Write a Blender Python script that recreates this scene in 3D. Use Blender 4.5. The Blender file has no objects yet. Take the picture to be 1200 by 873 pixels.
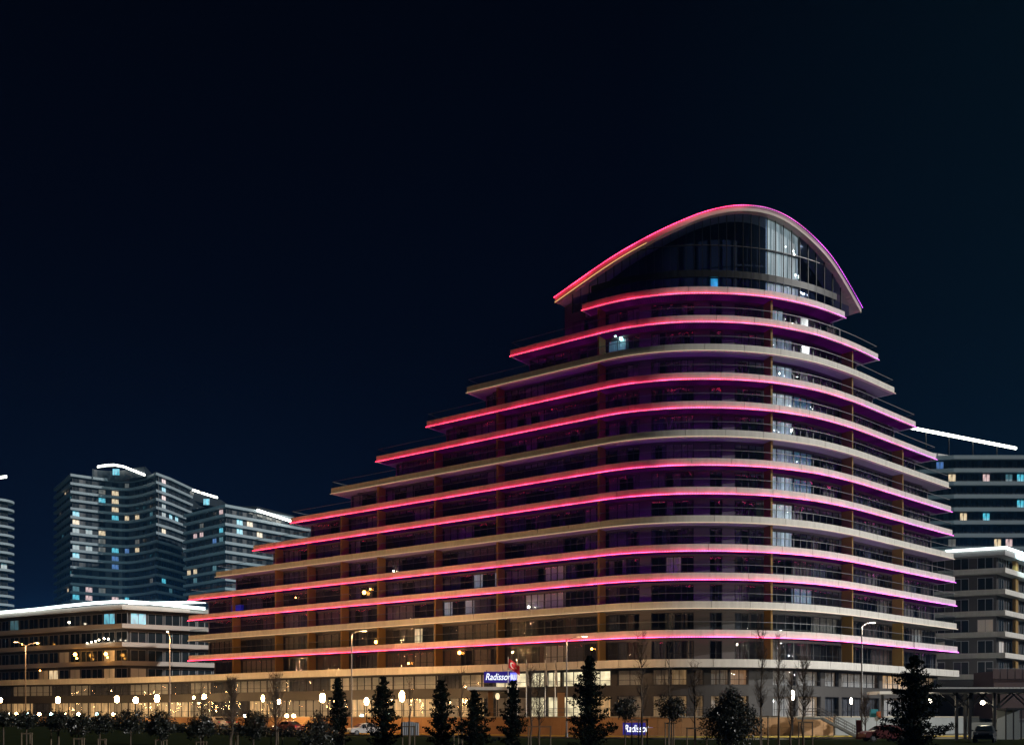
import bpy, math, random
from mathutils import Matrix, Vector
R = math.radians
SC = bpy.context.scene
COL = SC.collection
random.seed(7)
# ------------------------------------------------------------------ camera, sky, fill sun, exposure
EYE = 2.2      # eye height (m)
FPX = 1200.0   # focal length in photograph pixels
HZ = 840.0     # horizon row in the photograph
cam = bpy.data.cameras.new('camera'); camo = bpy.data.objects.new('camera', cam); COL.objects.link(camo)
camo.location = (0, 0, EYE); camo.rotation_euler = (R(90), 0, 0)
cam.sensor_width = 36; cam.lens = 36; cam.shift_y = (HZ - 436.5) / 1200.0
cam.clip_start = 0.5; cam.clip_end = 6000
SC.camera = camo
SUN_EL, SUN_AZ = 20.0, 108.0      # compass bearing the light comes from, measured from +Y towards +X
w = bpy.data.worlds.new('World'); SC.world = w; w.use_nodes = True
nt = w.node_tree; nt.nodes.clear()
out = nt.nodes.new('ShaderNodeOutputWorld')
sky = nt.nodes.new('ShaderNodeTexSky'); sky.sky_type = 'NISHITA'; sky.sun_disc = False
sky.sun_elevation = R(SUN_EL); sky.sun_rotation = R(SUN_AZ); sky.air_density = 1.0
bg = nt.nodes.new('ShaderNodeBackground'); bg.inputs['Strength'].default_value = 0.00035
nt.links.new(sky.outputs[0], bg.inputs[0])
# night-blue air glow: deep at the zenith, a little brighter towards the horizon, all round
tc = nt.nodes.new('ShaderNodeTexCoord'); sx = nt.nodes.new('ShaderNodeSeparateXYZ')
nt.links.new(tc.outputs['Generated'], sx.inputs[0])
rp = nt.nodes.new('ShaderNodeValToRGB')
cr = rp.color_ramp
cr.elements[0].position = 0.0; cr.elements[0].color = (0.0012, 0.0050, 0.0200, 1)
cr.elements[1].position = 1.0; cr.elements[1].color = (0.0001, 0.0002, 0.0012, 1)
e = cr.elements.new(0.16); e.color = (0.0004, 0.0014, 0.0085, 1)
e = cr.elements.new(0.34); e.color = (0.00015, 0.0005, 0.0040, 1)
e = cr.elements.new(0.55); e.color = (0.0001, 0.0003, 0.0022, 1)
nt.links.new(sx.outputs['Z'], rp.inputs[0])
# faint teal city glow towards the right (east)
mr = nt.nodes.new('ShaderNodeMapRange'); mr.inputs[1].default_value = 0.10; mr.inputs[2].default_value = 0.75; mr.inputs[3].default_value = 0.0; mr.inputs[4].default_value = 1.0
nt.links.new(sx.outputs['X'], mr.inputs[0])
mg = nt.nodes.new('ShaderNodeMix'); mg.data_type = 'RGBA'; mg.blend_type = 'ADD'; mg.inputs[7].default_value = (0.0010, 0.0065, 0.0080, 1)
nt.links.new(mr.outputs[0], mg.inputs[0]); nt.links.new(rp.outputs[0], mg.inputs[6])
bg2 = nt.nodes.new('ShaderNodeBackground'); nt.links.new(mg.outputs[2], bg2.inputs[0]); bg2.inputs['Strength'].default_value = 1.0
add = nt.nodes.new('ShaderNodeAddShader'); nt.links.new(bg.outputs[0], add.inputs[0]); nt.links.new(bg2.outputs[0], add.inputs[1])
nt.links.new(add.outputs[0], out.inputs[0])
sun = bpy.data.lights.new('fill_sun', 'SUN'); sun.energy = 2.35; sun.angle = R(1.0); sun.color = (1.0, 0.97, 0.92)  # added sun lamp standing in for city glow and neighbouring lights
suno = bpy.data.objects.new('fill_sun', sun); COL.objects.link(suno)
sd = Vector((math.sin(R(SUN_AZ)) * math.cos(R(SUN_EL)), math.cos(R(SUN_AZ)) * math.cos(R(SUN_EL)), math.sin(R(SUN_EL))))
suno.rotation_euler = (-sd).to_track_quat('-Z', 'Y').to_euler(); suno.location = sd * 300
SC.view_settings.view_transform = 'Standard'; SC.view_settings.look = 'None'
SC.view_settings.exposure = 0.0; SC.view_settings.gamma = 1.0
SC.cycles.use_denoising = True
SC.cycles.max_bounces = 6; SC.cycles.diffuse_bounces = 2; SC.cycles.glossy_bounces = 3
SC.cycles.transparent_max_bounces = 12; SC.cycles.sample_clamp_indirect = 4.0
try: SC.cycles.use_light_tree = True
except Exception: pass

# ------------------------------------------------------------------ helpers
def X_(x, Y): return (x - 600.0) / FPX * Y
def Z_(y, Y): return EYE + (HZ - y) / FPX * Y

def mat(name, col, rough=0.7, metal=0.0, noise=0.15, scale=3.0, bump=0.0, spec=0.4, coord='Object'):
    if name in ('lawn', 'needles', 'asphalt'): spec = 0.0
    m = bpy.data.materials.new(name); m.use_nodes = True
    t = m.node_tree; b = t.nodes['Principled BSDF']
    b.inputs['Roughness'].default_value = rough; b.inputs['Metallic'].default_value = metal
    b.inputs['Specular IOR Level'].default_value = spec
    b.inputs['Base Color'].default_value = (*col, 1)
    if noise:
        c = t.nodes.new('ShaderNodeTexCoord'); n = t.nodes.new('ShaderNodeTexNoise')
        n.inputs['Scale'].default_value = scale; n.inputs['Detail'].default_value = 5
        if 'band' in name or 'clad' in name or 'render' in name:      # rain streaks run down
            mp = t.nodes.new('ShaderNodeMapping'); mp.inputs['Scale'].default_value = (1, 1, 0.14)
            t.links.new(c.outputs[coord], mp.inputs[0]); t.links.new(mp.outputs[0], n.inputs['Vector'])
        else: t.links.new(c.outputs[coord], n.inputs['Vector'])
        mx = t.nodes.new('ShaderNodeMix'); mx.data_type = 'RGBA'
        mx.inputs[6].default_value = (*[v * (1 - noise) for v in col], 1)
        mx.inputs[7].default_value = (*[min(1, v * (1 + noise)) for v in col], 1)
        t.links.new(n.outputs['Fac'], mx.inputs[0]); t.links.new(mx.outputs[2], b.inputs['Base Color'])
        if bump:
            bp = t.nodes.new('ShaderNodeBump'); bp.inputs['Strength'].default_value = bump
            t.links.new(n.outputs['Fac'], bp.inputs['Height']); t.links.new(bp.outputs[0], b.inputs['Normal'])
    return m

def emit(name, col, strength, base=(0.6, 0.6, 0.6), folds=None):
    m = bpy.data.materials.new(name); m.use_nodes = True
    t = m.node_tree; b = t.nodes['Principled BSDF']
    b.inputs['Base Color'].default_value = (*base, 1); b.inputs['Roughness'].default_value = 0.8
    b.inputs['Emission Color'].default_value = (*col, 1); b.inputs['Emission Strength'].default_value = strength
    if folds:
        c = t.nodes.new('ShaderNodeTexCoord'); n = t.nodes.new('ShaderNodeTexNoise')
        mp = t.nodes.new('ShaderNodeMapping'); mp.inputs['Scale'].default_value = folds
        n.inputs['Scale'].default_value = 1.0; n.inputs['Detail'].default_value = 3
        t.links.new(c.outputs['Object'], mp.inputs[0]); t.links.new(mp.outputs[0], n.inputs['Vector'])
        mr = t.nodes.new('ShaderNodeMapRange'); mr.inputs[1].default_value = 0.3; mr.inputs[2].default_value = 0.7
        mr.inputs[3].default_value = strength * 0.15; mr.inputs[4].default_value = strength * 1.6
        t.links.new(n.outputs['Fac'], mr.inputs[0]); t.links.new(mr.outputs[0], b.inputs['Emission Strength'])
    return m

def glass(name, tint=(0.75, 0.8, 0.85), refl=0.07, rough=0.02, wave=0.0, wscale=0.6):
    m = bpy.data.materials.new(name); m.use_nodes = True
    t = m.node_tree; t.nodes.clear()
    o = t.nodes.new('ShaderNodeOutputMaterial'); tr = t.nodes.new('ShaderNodeBsdfTransparent'); gl = t.nodes.new('ShaderNodeBsdfGlossy')
    tr.inputs[0].default_value = (*tint, 1); gl.inputs['Roughness'].default_value = rough; gl.inputs['Color'].default_value = (0.95, 0.97, 1, 1)
    fr = t.nodes.new('ShaderNodeFresnel'); fr.inputs[0].default_value = 1.45
    ad = t.nodes.new('ShaderNodeMath'); ad.operation = 'ADD'; ad.inputs[1].default_value = refl
    t.links.new(fr.outputs[0], ad.inputs[0])
    ge = t.nodes.new('ShaderNodeNewGeometry'); ib = t.nodes.new('ShaderNodeMath'); ib.operation = 'SUBTRACT'; ib.inputs[0].default_value = 1.0
    t.links.new(ge.outputs['Backfacing'], ib.inputs[1]); fm_ = t.nodes.new('ShaderNodeMath'); fm_.operation = 'MULTIPLY'; fm_.use_clamp = True
    t.links.new(ad.outputs[0], fm_.inputs[0]); t.links.new(ib.outputs[0], fm_.inputs[1]); ad = fm_     # no reflection from the inside of the pane
    mx = t.nodes.new('ShaderNodeMixShader'); t.links.new(ad.outputs[0], mx.inputs[0]); t.links.new(tr.outputs[0], mx.inputs[1]); t.links.new(gl.outputs[0], mx.inputs[2])
    if wave:
        c = t.nodes.new('ShaderNodeTexCoord'); n = t.nodes.new('ShaderNodeTexNoise'); n.inputs['Scale'].default_value = wscale; n.inputs['Detail'].default_value = 1
        oi = t.nodes.new('ShaderNodeObjectInfo'); av = t.nodes.new('ShaderNodeVectorMath'); av.operation = 'ADD'
        t.links.new(c.outputs['Object'], av.inputs[0]); t.links.new(oi.outputs['Location'], av.inputs[1]); t.links.new(av.outputs[0], n.inputs['Vector'])
        bp = t.nodes.new('ShaderNodeBump'); bp.inputs['Strength'].default_value = wave; bp.inputs['Distance'].default_value = 0.2
        t.links.new(n.outputs['Fac'], bp.inputs['Height']); t.links.new(bp.outputs[0], gl.inputs['Normal'])
    t.links.new(mx.outputs[0], o.inputs[0])
    return m

def led(name, stops, strength, bead=0.3):
    """LED strip: U of the UV map runs in metres along the strip, V is the fraction of its length."""
    m = bpy.data.materials.new(name); m.use_nodes = True
    t = m.node_tree; t.nodes.clear()
    o = t.nodes.new('ShaderNodeOutputMaterial'); em = t.nodes.new('ShaderNodeEmission')
    uv = t.nodes.new('ShaderNodeUVMap'); s = t.nodes.new('ShaderNodeSeparateXYZ'); t.links.new(uv.outputs[0], s.inputs[0])
    n = t.nodes.new('ShaderNodeTexNoise'); n.noise_dimensions = '1D'; n.inputs['Scale'].default_value = 0.12; n.inputs['Detail'].default_value = 2
    oi = t.nodes.new('ShaderNodeObjectInfo')
    k = t.nodes.new('ShaderNodeMath'); k.operation = 'MULTIPLY_ADD'; k.inputs[1].default_value = 300
    t.links.new(oi.outputs['Random'], k.inputs[0]); t.links.new(s.outputs['X'], k.inputs[2]); t.links.new(k.outputs[0], n.inputs['W'])
    a = t.nodes.new('ShaderNodeMath'); a.operation = 'MULTIPLY_ADD'; a.inputs[1].default_value = 0.34
    t.links.new(n.outputs['Fac'], a.inputs[0])
    a2 = t.nodes.new('ShaderNodeMath'); a2.operation = 'SUBTRACT'; a2.inputs[1].default_value = 0.17
    t.links.new(s.outputs['Y'], a.inputs[2]); t.links.new(a.outputs[0], a2.inputs[0])
    r = t.nodes.new('ShaderNodeValToRGB')
    for i, (p, c) in enumerate(stops):
        if i < 2: el = r.color_ramp.elements[i]; el.position = p
        else: el = r.color_ramp.elements.new(p)
        el.color = (*c, 1)
    t.links.new(a2.outputs[0], r.inputs[0]); t.links.new(r.outputs[0], em.inputs[0])
    wv = t.nodes.new('ShaderNodeMath'); wv.operation = 'SINE'; ml = t.nodes.new('ShaderNodeMath'); ml.operation = 'MULTIPLY'; ml.inputs[1].default_value = 2 * math.pi / bead
    t.links.new(s.outputs['X'], ml.inputs[0]); t.links.new(ml.outputs[0], wv.inputs[0])
    mm = t.nodes.new('ShaderNodeMath'); mm.operation = 'MULTIPLY_ADD'; mm.inputs[1].default_value = strength * 0.45; mm.inputs[2].default_value = strength
    t.links.new(wv.outputs[0], mm.inputs[0])
    n2 = t.nodes.new('ShaderNodeTexNoise'); n2.noise_dimensions = '1D'; n2.inputs['Scale'].default_value = 0.35; n2.inputs['Detail'].default_value = 3
    t.links.new(k.outputs[0], n2.inputs['W'])
    vr = t.nodes.new('ShaderNodeMapRange'); vr.inputs[1].default_value = 0.3; vr.inputs[2].default_value = 0.7; vr.inputs[3].default_value = 0.55; vr.inputs[4].default_value = 1.35
    t.links.new(n2.outputs['Fac'], vr.inputs[0])
    mv = t.nodes.new('ShaderNodeMath'); mv.operation = 'MULTIPLY'; t.links.new(mm.outputs[0], mv.inputs[0]); t.links.new(vr.outputs[0], mv.inputs[1]); t.links.new(mv.outputs[0], em.inputs[1])
    t.links.new(em.outputs[0], o.inputs[0])
    return m

class MB:
    def __init__(s): s.v = []; s.f = []; s.mi = []; s.uv = {}
    def quad(s, a, b, c, d, mi=0):
        n = len(s.v); s.v += [a, b, c, d]; s.f.append((n, n+1, n+2, n+3)); s.mi.append(mi)
    def tri(s, a, b, c, mi=0):
        n = len(s.v); s.v += [a, b, c]; s.f.append((n, n+1, n+2)); s.mi.append(mi)
    def box(s, c, d, rz=0.0, mi=0):
        x, y, z = d[0]/2, d[1]/2, d[2]/2; co, si = math.cos(rz), math.sin(rz); n = len(s.v)
        for sxx, sy, sz in ((-1,-1,-1),(1,-1,-1),(1,1,-1),(-1,1,-1),(-1,-1,1),(1,-1,1),(1,1,1),(-1,1,1)):
            s.v.append((c[0]+sxx*x*co-sy*y*si, c[1]+sxx*x*si+sy*y*co, c[2]+sz*z))
        for f in ((0,3,2,1),(4,5,6,7),(0,1,5,4),(1,2,6,5),(2,3,7,6),(3,0,4,7)):
            s.f.append(tuple(n+i for i in f)); s.mi.append(mi)
    def b2(s, x0, x1, y0, y1, z0, z1, mi=0): s.box(((x0+x1)/2, (y0+y1)/2, (z0+z1)/2), (x1-x0, y1-y0, z1-z0), 0, mi)
    def tube(s, p, q, r0, r1=None, n=6, mi=0, cap=True):
        r1 = r0 if r1 is None else r1
        p = Vector(p); q = Vector(q); d = (q - p)
        if d.length < 1e-6: return
        d.normalize(); u = d.orthogonal().normalized(); v = d.cross(u); k = len(s.v)
        for (c, r) in ((p, r0), (q, r1)):
            for i in range(n):
                a = 2*math.pi*i/n; s.v.append(tuple(c + u*(r*math.cos(a)) + v*(r*math.sin(a))))
        for i in range(n):
            s.f.append((k+i, k+(i+1) % n, k+n+(i+1) % n, k+n+i)); s.mi.append(mi)
        if cap:
            s.f.append(tuple(k+n-1-i for i in range(n))); s.mi.append(mi)
            s.f.append(tuple(k+n+i for i in range(n))); s.mi.append(mi)
    def lathe(s, c, prof, n=12, mi=0):
        k = len(s.v)
        for r, z in prof:
            for i in range(n):
                a = 2*math.pi*i/n; s.v.append((c[0]+r*math.cos(a), c[1]+r*math.sin(a), c[2]+z))
        for j in range(len(prof)-1):
            for i in range(n):
                s.f.append((k+j*n+i, k+j*n+(i+1) % n, k+(j+1)*n+(i+1) % n, k+(j+1)*n+i)); s.mi.append(mi)
    def poly(s, pts, z0, z1, mi=0):
        n = len(pts); k = len(s.v)
        s.v += [(p[0], p[1], z0) for p in pts] + [(p[0], p[1], z1) for p in pts]
        s.f.append(tuple(k+n-1-i for i in range(n))); s.mi.append(mi)
        s.f.append(tuple(k+n+i for i in range(n))); s.mi.append(mi)
        for i in range(n):
            j = (i+1) % n; s.f.append((k+i, k+j, k+n+j, k+n+i)); s.mi.append(mi)
    def sweep(s, pts, prof, zs=None, mi=0, cap=True, uv=False):
        fr = frames(pts); n = len(prof); k = len(s.v)
        L = 0.0; acc = []
        for i, (x, y, mx, my) in enumerate(fr):
            if i: L += math.hypot(x-fr[i-1][0], y-fr[i-1][1])
            acc.append(L); z = zs[i] if zs else 0.0
            for (o, h) in prof: s.v.append((x+mx*o, y+my*o, z+h))
        for i in range(len(fr)-1):
            for j in range(n):
                jj = (j+1) % n
                s.f.append((k+i*n+j, k+i*n+jj, k+(i+1)*n+jj, k+(i+1)*n+j)); s.mi.append(mi)
                if uv:
                    a = (acc[i], acc[i]/max(L, 1e-6)); b = (acc[i+1], acc[i+1]/max(L, 1e-6))
                    s.uv[len(s.f)-1] = (a, a, b, b)
        if cap:
            s.f.append(tuple(k+j for j in range(n))); s.mi.append(mi)
            q = k+(len(fr)-1)*n; s.f.append(tuple(q+n-1-j for j in range(n))); s.mi.append(mi)
    def mesh(s, name, mats, smooth=False):
        me = bpy.data.meshes.new(name); me.from_pydata(s.v, [], s.f)
        for m in (mats if isinstance(mats, (list, tuple)) else [mats]): me.materials.append(m)
        if any(s.mi): me.polygons.foreach_set('material_index', s.mi)
        if smooth: me.polygons.foreach_set('use_smooth', [True]*len(s.f))
        if s.uv:
            ul = me.uv_layers.new(name='UVMap')
            for p in me.polygons:
                q = s.uv.get(p.index)
                for a, li in enumerate(p.loop_indices): ul.data[li].uv = q[a] if q else (0, 0)
        me.update(); return me
    def obj(s, name, mats, parent=None, smooth=False):
        return link(name, s.mesh(name, mats, smooth), parent)

def pieces(path, seg=4.6, gap=0.05):
    """cuts a plan line into panel lengths with open joints"""
    L = [0.0]
    for a, b in zip(path, path[1:]): L.append(L[-1]+math.hypot(b[0]-a[0], b[1]-a[1]))
    def at(s):
        for i in range(len(path)-1):
            if s <= L[i+1] or i == len(path)-2:
                t = (s-L[i])/max(1e-9, L[i+1]-L[i]); return (path[i][0]+(path[i+1][0]-path[i][0])*t, path[i][1]+(path[i+1][1]-path[i][1])*t)
    n = max(1, round(L[-1]/seg)); out_ = []
    for j in range(n):
        s0, s1 = L[-1]*j/n+gap/2, L[-1]*(j+1)/n-gap/2
        out_.append([at(s0)]+[path[i] for i in range(len(path)) if s0+0.05 < L[i] < s1-0.05]+[at(s1)])
    return out_
def frames(pts):
    out_ = []
    for i, p in enumerate(pts):
        ns = []
        for a, b in ((i-1, i), (i, i+1)):
            if a < 0 or b >= len(pts): continue
            dx, dy = pts[b][0]-pts[a][0], pts[b][1]-pts[a][1]; l = math.hypot(dx, dy) or 1
            ns.append((dy/l, -dx/l))
        if len(ns) == 1: m = ns[0]
        else:
            mx, my = ns[0][0]+ns[1][0], ns[0][1]+ns[1][1]; l2 = mx*mx+my*my
            m = (2*mx/l2, 2*my/l2) if l2 > 0.2 else ns[0]
        out_.append((p[0], p[1], m[0], m[1]))
    return out_
def off(pts, o): return [(x+mx*o, y+my*o) for x, y, mx, my in frames(pts)]

def pinv(o, p):
    q = p; M = Matrix.Identity(4)
    while q:
        M = Matrix.LocRotScale(q.location, q.rotation_euler.to_quaternion(), q.scale).inverted() if not q.parent else M
        q = q.parent
    return M
def link(name, data, parent=None, loc=None, rz=0.0):
    """Links data; loc is given in world coordinates also for children (top-level parents are moved, never turned)."""
    o = bpy.data.objects.new(name, data); COL.objects.link(o)
    wl = Vector(loc) if loc is not None else Vector((0, 0, 0))
    if parent is not None:
        o.parent = parent
        o.location = wl - WORLD[parent.name]
        if rz: o.rotation_euler.z = rz
    else:
        o.location = wl; o.rotation_euler.z = rz
    WORLD[o.name] = wl
    return o
WORLD = {}
def tag(o, label=None, cat=None, group=None, kind=None):
    if label: o['label'] = label
    if cat: o['category'] = cat
    if group: o['group'] = group
    if kind: o['kind'] = kind
    return o
def thing(name, label, cat, loc=(0, 0, 0), group=None):
    return tag(link(name, None, None, loc), label, cat, group)
def dup(o, loc, rz=0.0, sc=None, label=None, group=None):
    c = o.copy(); COL.objects.link(c); c.location = loc; c.rotation_euler = (0, 0, rz)
    if sc: c.scale = sc
    if label: c['label'] = label
    if group: c['group'] = group
    WORLD[c.name] = Vector(loc)
    def kids(a, b):
        for ch in [q for q in a.children]:
            d = ch.copy(); COL.objects.link(d); d.parent = b; kids(ch, d)
    kids(o, c); return c

# ------------------------------------------------------------------ materials
M = dict(
    band=mat('band_plaster', (0.68, 0.66, 0.62), 0.6, noise=0.22, scale=2.2, bump=0.02),
    bandtan=mat('roof_edge_plaster', (0.62, 0.56, 0.48), 0.6, noise=0.07, scale=0.8),
    slab=mat('slab_concrete', (0.34, 0.33, 0.34), 0.8, noise=0.12, scale=1.5),
    clad=mat('facade_cladding', (0.115, 0.10, 0.10), 0.55, noise=0.12, scale=0.7),
    clad2=mat('podium_cladding', (0.06, 0.056, 0.055), 0.5, noise=0.12, scale=0.7),
    inner=mat('room_wall', (0.07, 0.065, 0.07), 0.9, noise=0.25, scale=0.5),
    ochre=mat('ochre_render', (0.28, 0.165, 0.045), 0.7, noise=0.12, scale=1.2),
    frame=mat('window_frame', (0.05, 0.05, 0.055), 0.4, metal=0.3, noise=0.1),
    framelt=mat('pale_window_frame', (0.30, 0.31, 0.33), 0.4, metal=0.3, noise=0.1),
    glass=glass('window_glass', (0.88, 0.90, 0.92), 0.03, 0.015, 1.0, 0.8),
    crownglass=glass('crown_glass', (0.62, 0.70, 0.86), 0.03, 0.02, 0.5, 0.5),
    rail=glass('railing_glass', (0.92, 0.95, 0.955), -0.02, 0.05),
    railm=mat('handrail_metal', (0.16, 0.16, 0.17), 0.5, metal=0.4, noise=0.05),
    cur0=mat('curtain_cream', (0.32, 0.28, 0.24), 0.9, noise=0.2, scale=2),
    cur1=mat('curtain_grey', (0.13, 0.13, 0.15), 0.9, noise=0.2, scale=2),
    cur2=mat('curtain_taupe', (0.17, 0.12, 0.11), 0.9, noise=0.2, scale=2),
    asphalt=mat('asphalt', (0.05, 0.05, 0.05), 0.85, noise=0.3, scale=2.0, bump=0.1),
    paving=mat('paving', (0.22, 0.20, 0.18), 0.8, noise=0.2, scale=1.0, bump=0.05),
    kerb=mat('kerb_stone', (0.42, 0.38, 0.30), 0.8, noise=0.15, scale=2),
    yellow=mat('yellow_paint', (0.75, 0.55, 0.10), 0.7, noise=0.15, scale=3),
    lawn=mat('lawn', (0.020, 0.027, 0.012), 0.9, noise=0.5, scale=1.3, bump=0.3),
    stone=mat('wall_stone', (0.42, 0.24, 0.11), 0.75, noise=0.18, scale=1.4, bump=0.08),
    greywall=mat('grey_render', (0.26, 0.28, 0.28), 0.8, noise=0.15, scale=0.8),
    bark=mat('bark', (0.10, 0.075, 0.055), 0.9, noise=0.4, scale=8, bump=0.3),
    twig=mat('twig_bark', (0.13, 0.095, 0.07), 0.9, noise=0.4, scale=8),
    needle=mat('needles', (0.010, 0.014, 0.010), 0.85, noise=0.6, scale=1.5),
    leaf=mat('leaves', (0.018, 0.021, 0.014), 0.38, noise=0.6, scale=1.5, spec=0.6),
    stake=mat('stake_wood', (0.16, 0.12, 0.08), 0.85, noise=0.3, scale=5),
    steel=mat('galvanised_steel', (0.14, 0.14, 0.14), 0.45, metal=0.6, noise=0.15),
    dark=mat('dark_metal', (0.018, 0.019, 0.021), 0.45, metal=0.4, noise=0.15),
    white=mat('white_paint', (0.75, 0.75, 0.73), 0.6, noise=0.08),
    towerband=mat('tower_band', (0.26, 0.32, 0.36), 0.6, noise=0.1, scale=0.3),
    towerwall=mat('tower_wall', (0.030, 0.042, 0.052), 0.35, noise=0.3, scale=0.15),
    midband=mat('mid_block_band', (0.55, 0.50, 0.46), 0.6, noise=0.1, scale=0.4),
    midwall=mat('mid_block_wall', (0.06, 0.055, 0.055), 0.4, noise=0.3, scale=0.2),
    tyre=mat('tyre_rubber', (0.02, 0.02, 0.02), 0.85, noise=0.2),
    red=mat('red_cloth', (0.62, 0.03, 0.05), 0.8, noise=0.15, scale=2),
    cloth=mat('pale_cloth', (0.62, 0.58, 0.52), 0.85, noise=0.15, scale=2),
    brown=mat('rust_brown_panel', (0.05, 0.028, 0.027), 0.7, noise=0.2),
    turq=mat('turquoise_panel', (0.05, 0.35, 0.42), 0.5, noise=0.1),
    orange=mat('orange_panel', (0.60, 0.16, 0.05), 0.5, noise=0.1),
)
E = dict(
    red=led('led_red_magenta', [(0.0, (1.0, 0.026, 0.075)), (0.40, (1.0, 0.030, 0.11)), (0.65, (0.95, 0.036, 0.17)), (0.85, (0.70, 0.04, 0.27)), (1.0, (0.36, 0.045, 0.40))], 13.0),
    crown=led('led_crown', [(0.0, (1.0, 0.028, 0.08)), (0.40, (0.8, 0.03, 0.11)), (0.62, (0.13, 0.025, 0.10)), (1.0, (0.13, 0.02, 0.20))], 8.0),
    violet=led('painted_soffit_glow', [(0.0, (0.75, 0.012, 0.55)), (0.6, (0.70, 0.012, 0.80)), (1.0, (0.60, 0.03, 0.80))], 0.035),  # soffit glow put into an emissive sheet
    wash=led('parapet_fill_violet', [(0.0, (0.58, 0.012, 0.50)), (0.5, (0.38, 0.010, 0.82)), (0.75, (0.34, 0.02, 0.85)), (1.0, (0.30, 0.10, 0.50))], 6.8),  # colour of the added fill behind the parapets
    tanstrip=emit('warm_strip', (1.0, 0.72, 0.42), 0.75),
    strip=emit('white_light_strip', (0.86, 1.0, 0.97), 3.2),
    stripw=emit('warm_white_light_strip', (1.0, 0.98, 0.86), 7.0),
    lantern=emit('lantern_glow', (1.0, 0.60, 0.25), 90.0),
    lanternw=emit('lantern_glow_pale', (1.0, 0.86, 0.62), 22.0),
    amber=emit('amber_glow', (1.0, 0.42, 0.07), 22.0),  # stands in for sodium lamps reflected in the glass
    cyanlamp=emit('pale_cyan_lamp', (0.45, 0.95, 0.95), 14.0),
    cool=emit('cool_reflection_glow', (0.62, 0.80, 0.85), 0.42, folds=(2.5, 2.5, 0.15)),  # reflected light put into glowing curtains
    cool2=emit('cool_pane_glow_dim', (0.62, 0.82, 0.88), 0.22, folds=(3.5, 3.5, 0.3)),  # dim lit curtains, and reflected light in the pale column
    cool3=emit('cool_reflection_glow_bright', (0.72, 0.84, 0.82), 0.6, folds=(1.8, 1.8, 0.5)),  # brighter reflected light, also as glowing curtains
    cyan=emit('lit_room_cyan', (0.06, 0.56, 0.75), 0.85, folds=(1.5, 1.5, 0.6)),
    cyand=emit('lit_room_dim_cyan', (0.08, 0.40, 0.52), 0.22, folds=(1.5, 1.5, 0.6)),
    warm=emit('lit_room_warm', (1.0, 0.74, 0.42), 0.75, folds=(1.5, 1.5, 0.6)),
    pink=emit('lit_room_pink', (0.95, 0.62, 0.60), 0.7, folds=(1.5, 1.5, 0.6)),
    blue=emit('lit_room_blue', (0.05, 0.22, 0.75), 0.45, folds=(1.5, 1.5, 0.6)),
    shop=emit('shop_glow_warm', (1.0, 0.56, 0.22), 0.22, folds=(1.3, 1.3, 0.1)),
    shopb=emit('shop_glow_bright', (1.0, 0.54, 0.20), 0.55, folds=(1.6, 1.6, 0.5)),
    lobby=emit('lobby_glow', (1.0, 0.82, 0.48), 1.3, folds=(0.6, 0.6, 0.6)),
    dim=emit('shop_glow_dim', (1.0, 0.56, 0.26), 0.06, folds=(1.3, 1.3, 0.1)),
    peach=emit('shop_glow_peach', (1.0, 0.45, 0.16), 0.30, folds=(0.5, 0.5, 0.1)),
    signw=emit('sign_letters', (0.85, 0.93, 1.0), 1.5),
    signb=emit('sign_blue', (0.02, 0.06, 0.75), 1.2),
    signd=emit('sign_dark_blue', (0.03, 0.02, 0.45), 0.35, base=(0.02, 0.02, 0.12)),
    tail=emit('tail_light', (1.0, 0.04, 0.02), 3.0),
    head=emit('head_light', (1.0, 0.9, 0.7), 9.0),
)

# ------------------------------------------------------------------ plan curve of the main building
# s(x): storey height in photo pixels at column x; a straight wall is linear in s
KN = [(-80, 17.85), (100, 21.2), (222, 23.5), (450, 27.78), (640, 31.34), (690, 32.25), (720, 32.78), (750, 33.14), (790, 33.42), (830, 33.48), (865, 33.40),
      (900, 33.17), (930, 32.80), (960, 32.28), (1000, 31.22), (1040, 29.84), (1090, 28.08), (1124, 26.9), (1200, 24.2)]
def spl(kn, x):
    if x <= kn[0][0]: return kn[0][1]
    for i in range(len(kn)-1):
        x0, y0 = kn[i]; x1, y1 = kn[i+1]
        if x <= x1:
            def sl(j):
                a, b = kn[max(j-1, 0)], kn[min(j+1, len(kn)-1)]; return (b[1]-a[1])/(b[0]-a[0])
            h = x1-x0; t = (x-x0)/h; m0, m1 = sl(i)*h, sl(i+1)*h
            return (2*t**3-3*t*t+1)*y0+(t**3-2*t*t+t)*m0+(-2*t**3+3*t*t)*y1+(t**3-t*t)*m1
    return kn[-1][1]
FH = 3.3
def cp(x):
    Y = FPX*FH/spl(KN, x); return (X_(x, Y), Y)
def cps(x0, x1, step=9.0):
    n = max(1, int(round((x1-x0)/step))); return [cp(x0+(x1-x0)*i/n) for i in range(n+1)]
def cpn(x):
    a, b = cp(x-1), cp(x+1); dx, dy = b[0]-a[0], b[1]-a[1]; l = math.hypot(dx, dy); return (dy/l, -dx/l)
def cpo(x, o):
    p = cp(x); n = cpn(x); return (p[0]+n[0]*o, p[1]+n[1]*o)
def zf(k): return EYE+FH*(2.8+k)            # underside of band k (0 lowest balcony .. 12 below the crown)

LEFT = [221, 221, 221, 221, 253, 297, 341, 388, 441, 500, 547, 598, 682]
RIGHT = [1122, 1121, 1120, 1119, 1117.5, 1116, 1114.5, 1112, 1097, 1073, 1048, 1029, 990]
WHITE = {1, 4, 7, 10}
DIV = [270, 320, 358, 397, 440, 507, 580, 699, 907, 1003, 1062]
INNER = (24.0, 133.0)
HB = 0.86                                    # band height

hotel = thing('hotel_building', 'stepped curved hotel with arched roof and red and magenta light lines', 'hotel', (23, 122, 0))
def part(mb, name, m, parent=hotel, smooth=False): return mb.obj(name, m, parent, smooth)

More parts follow.
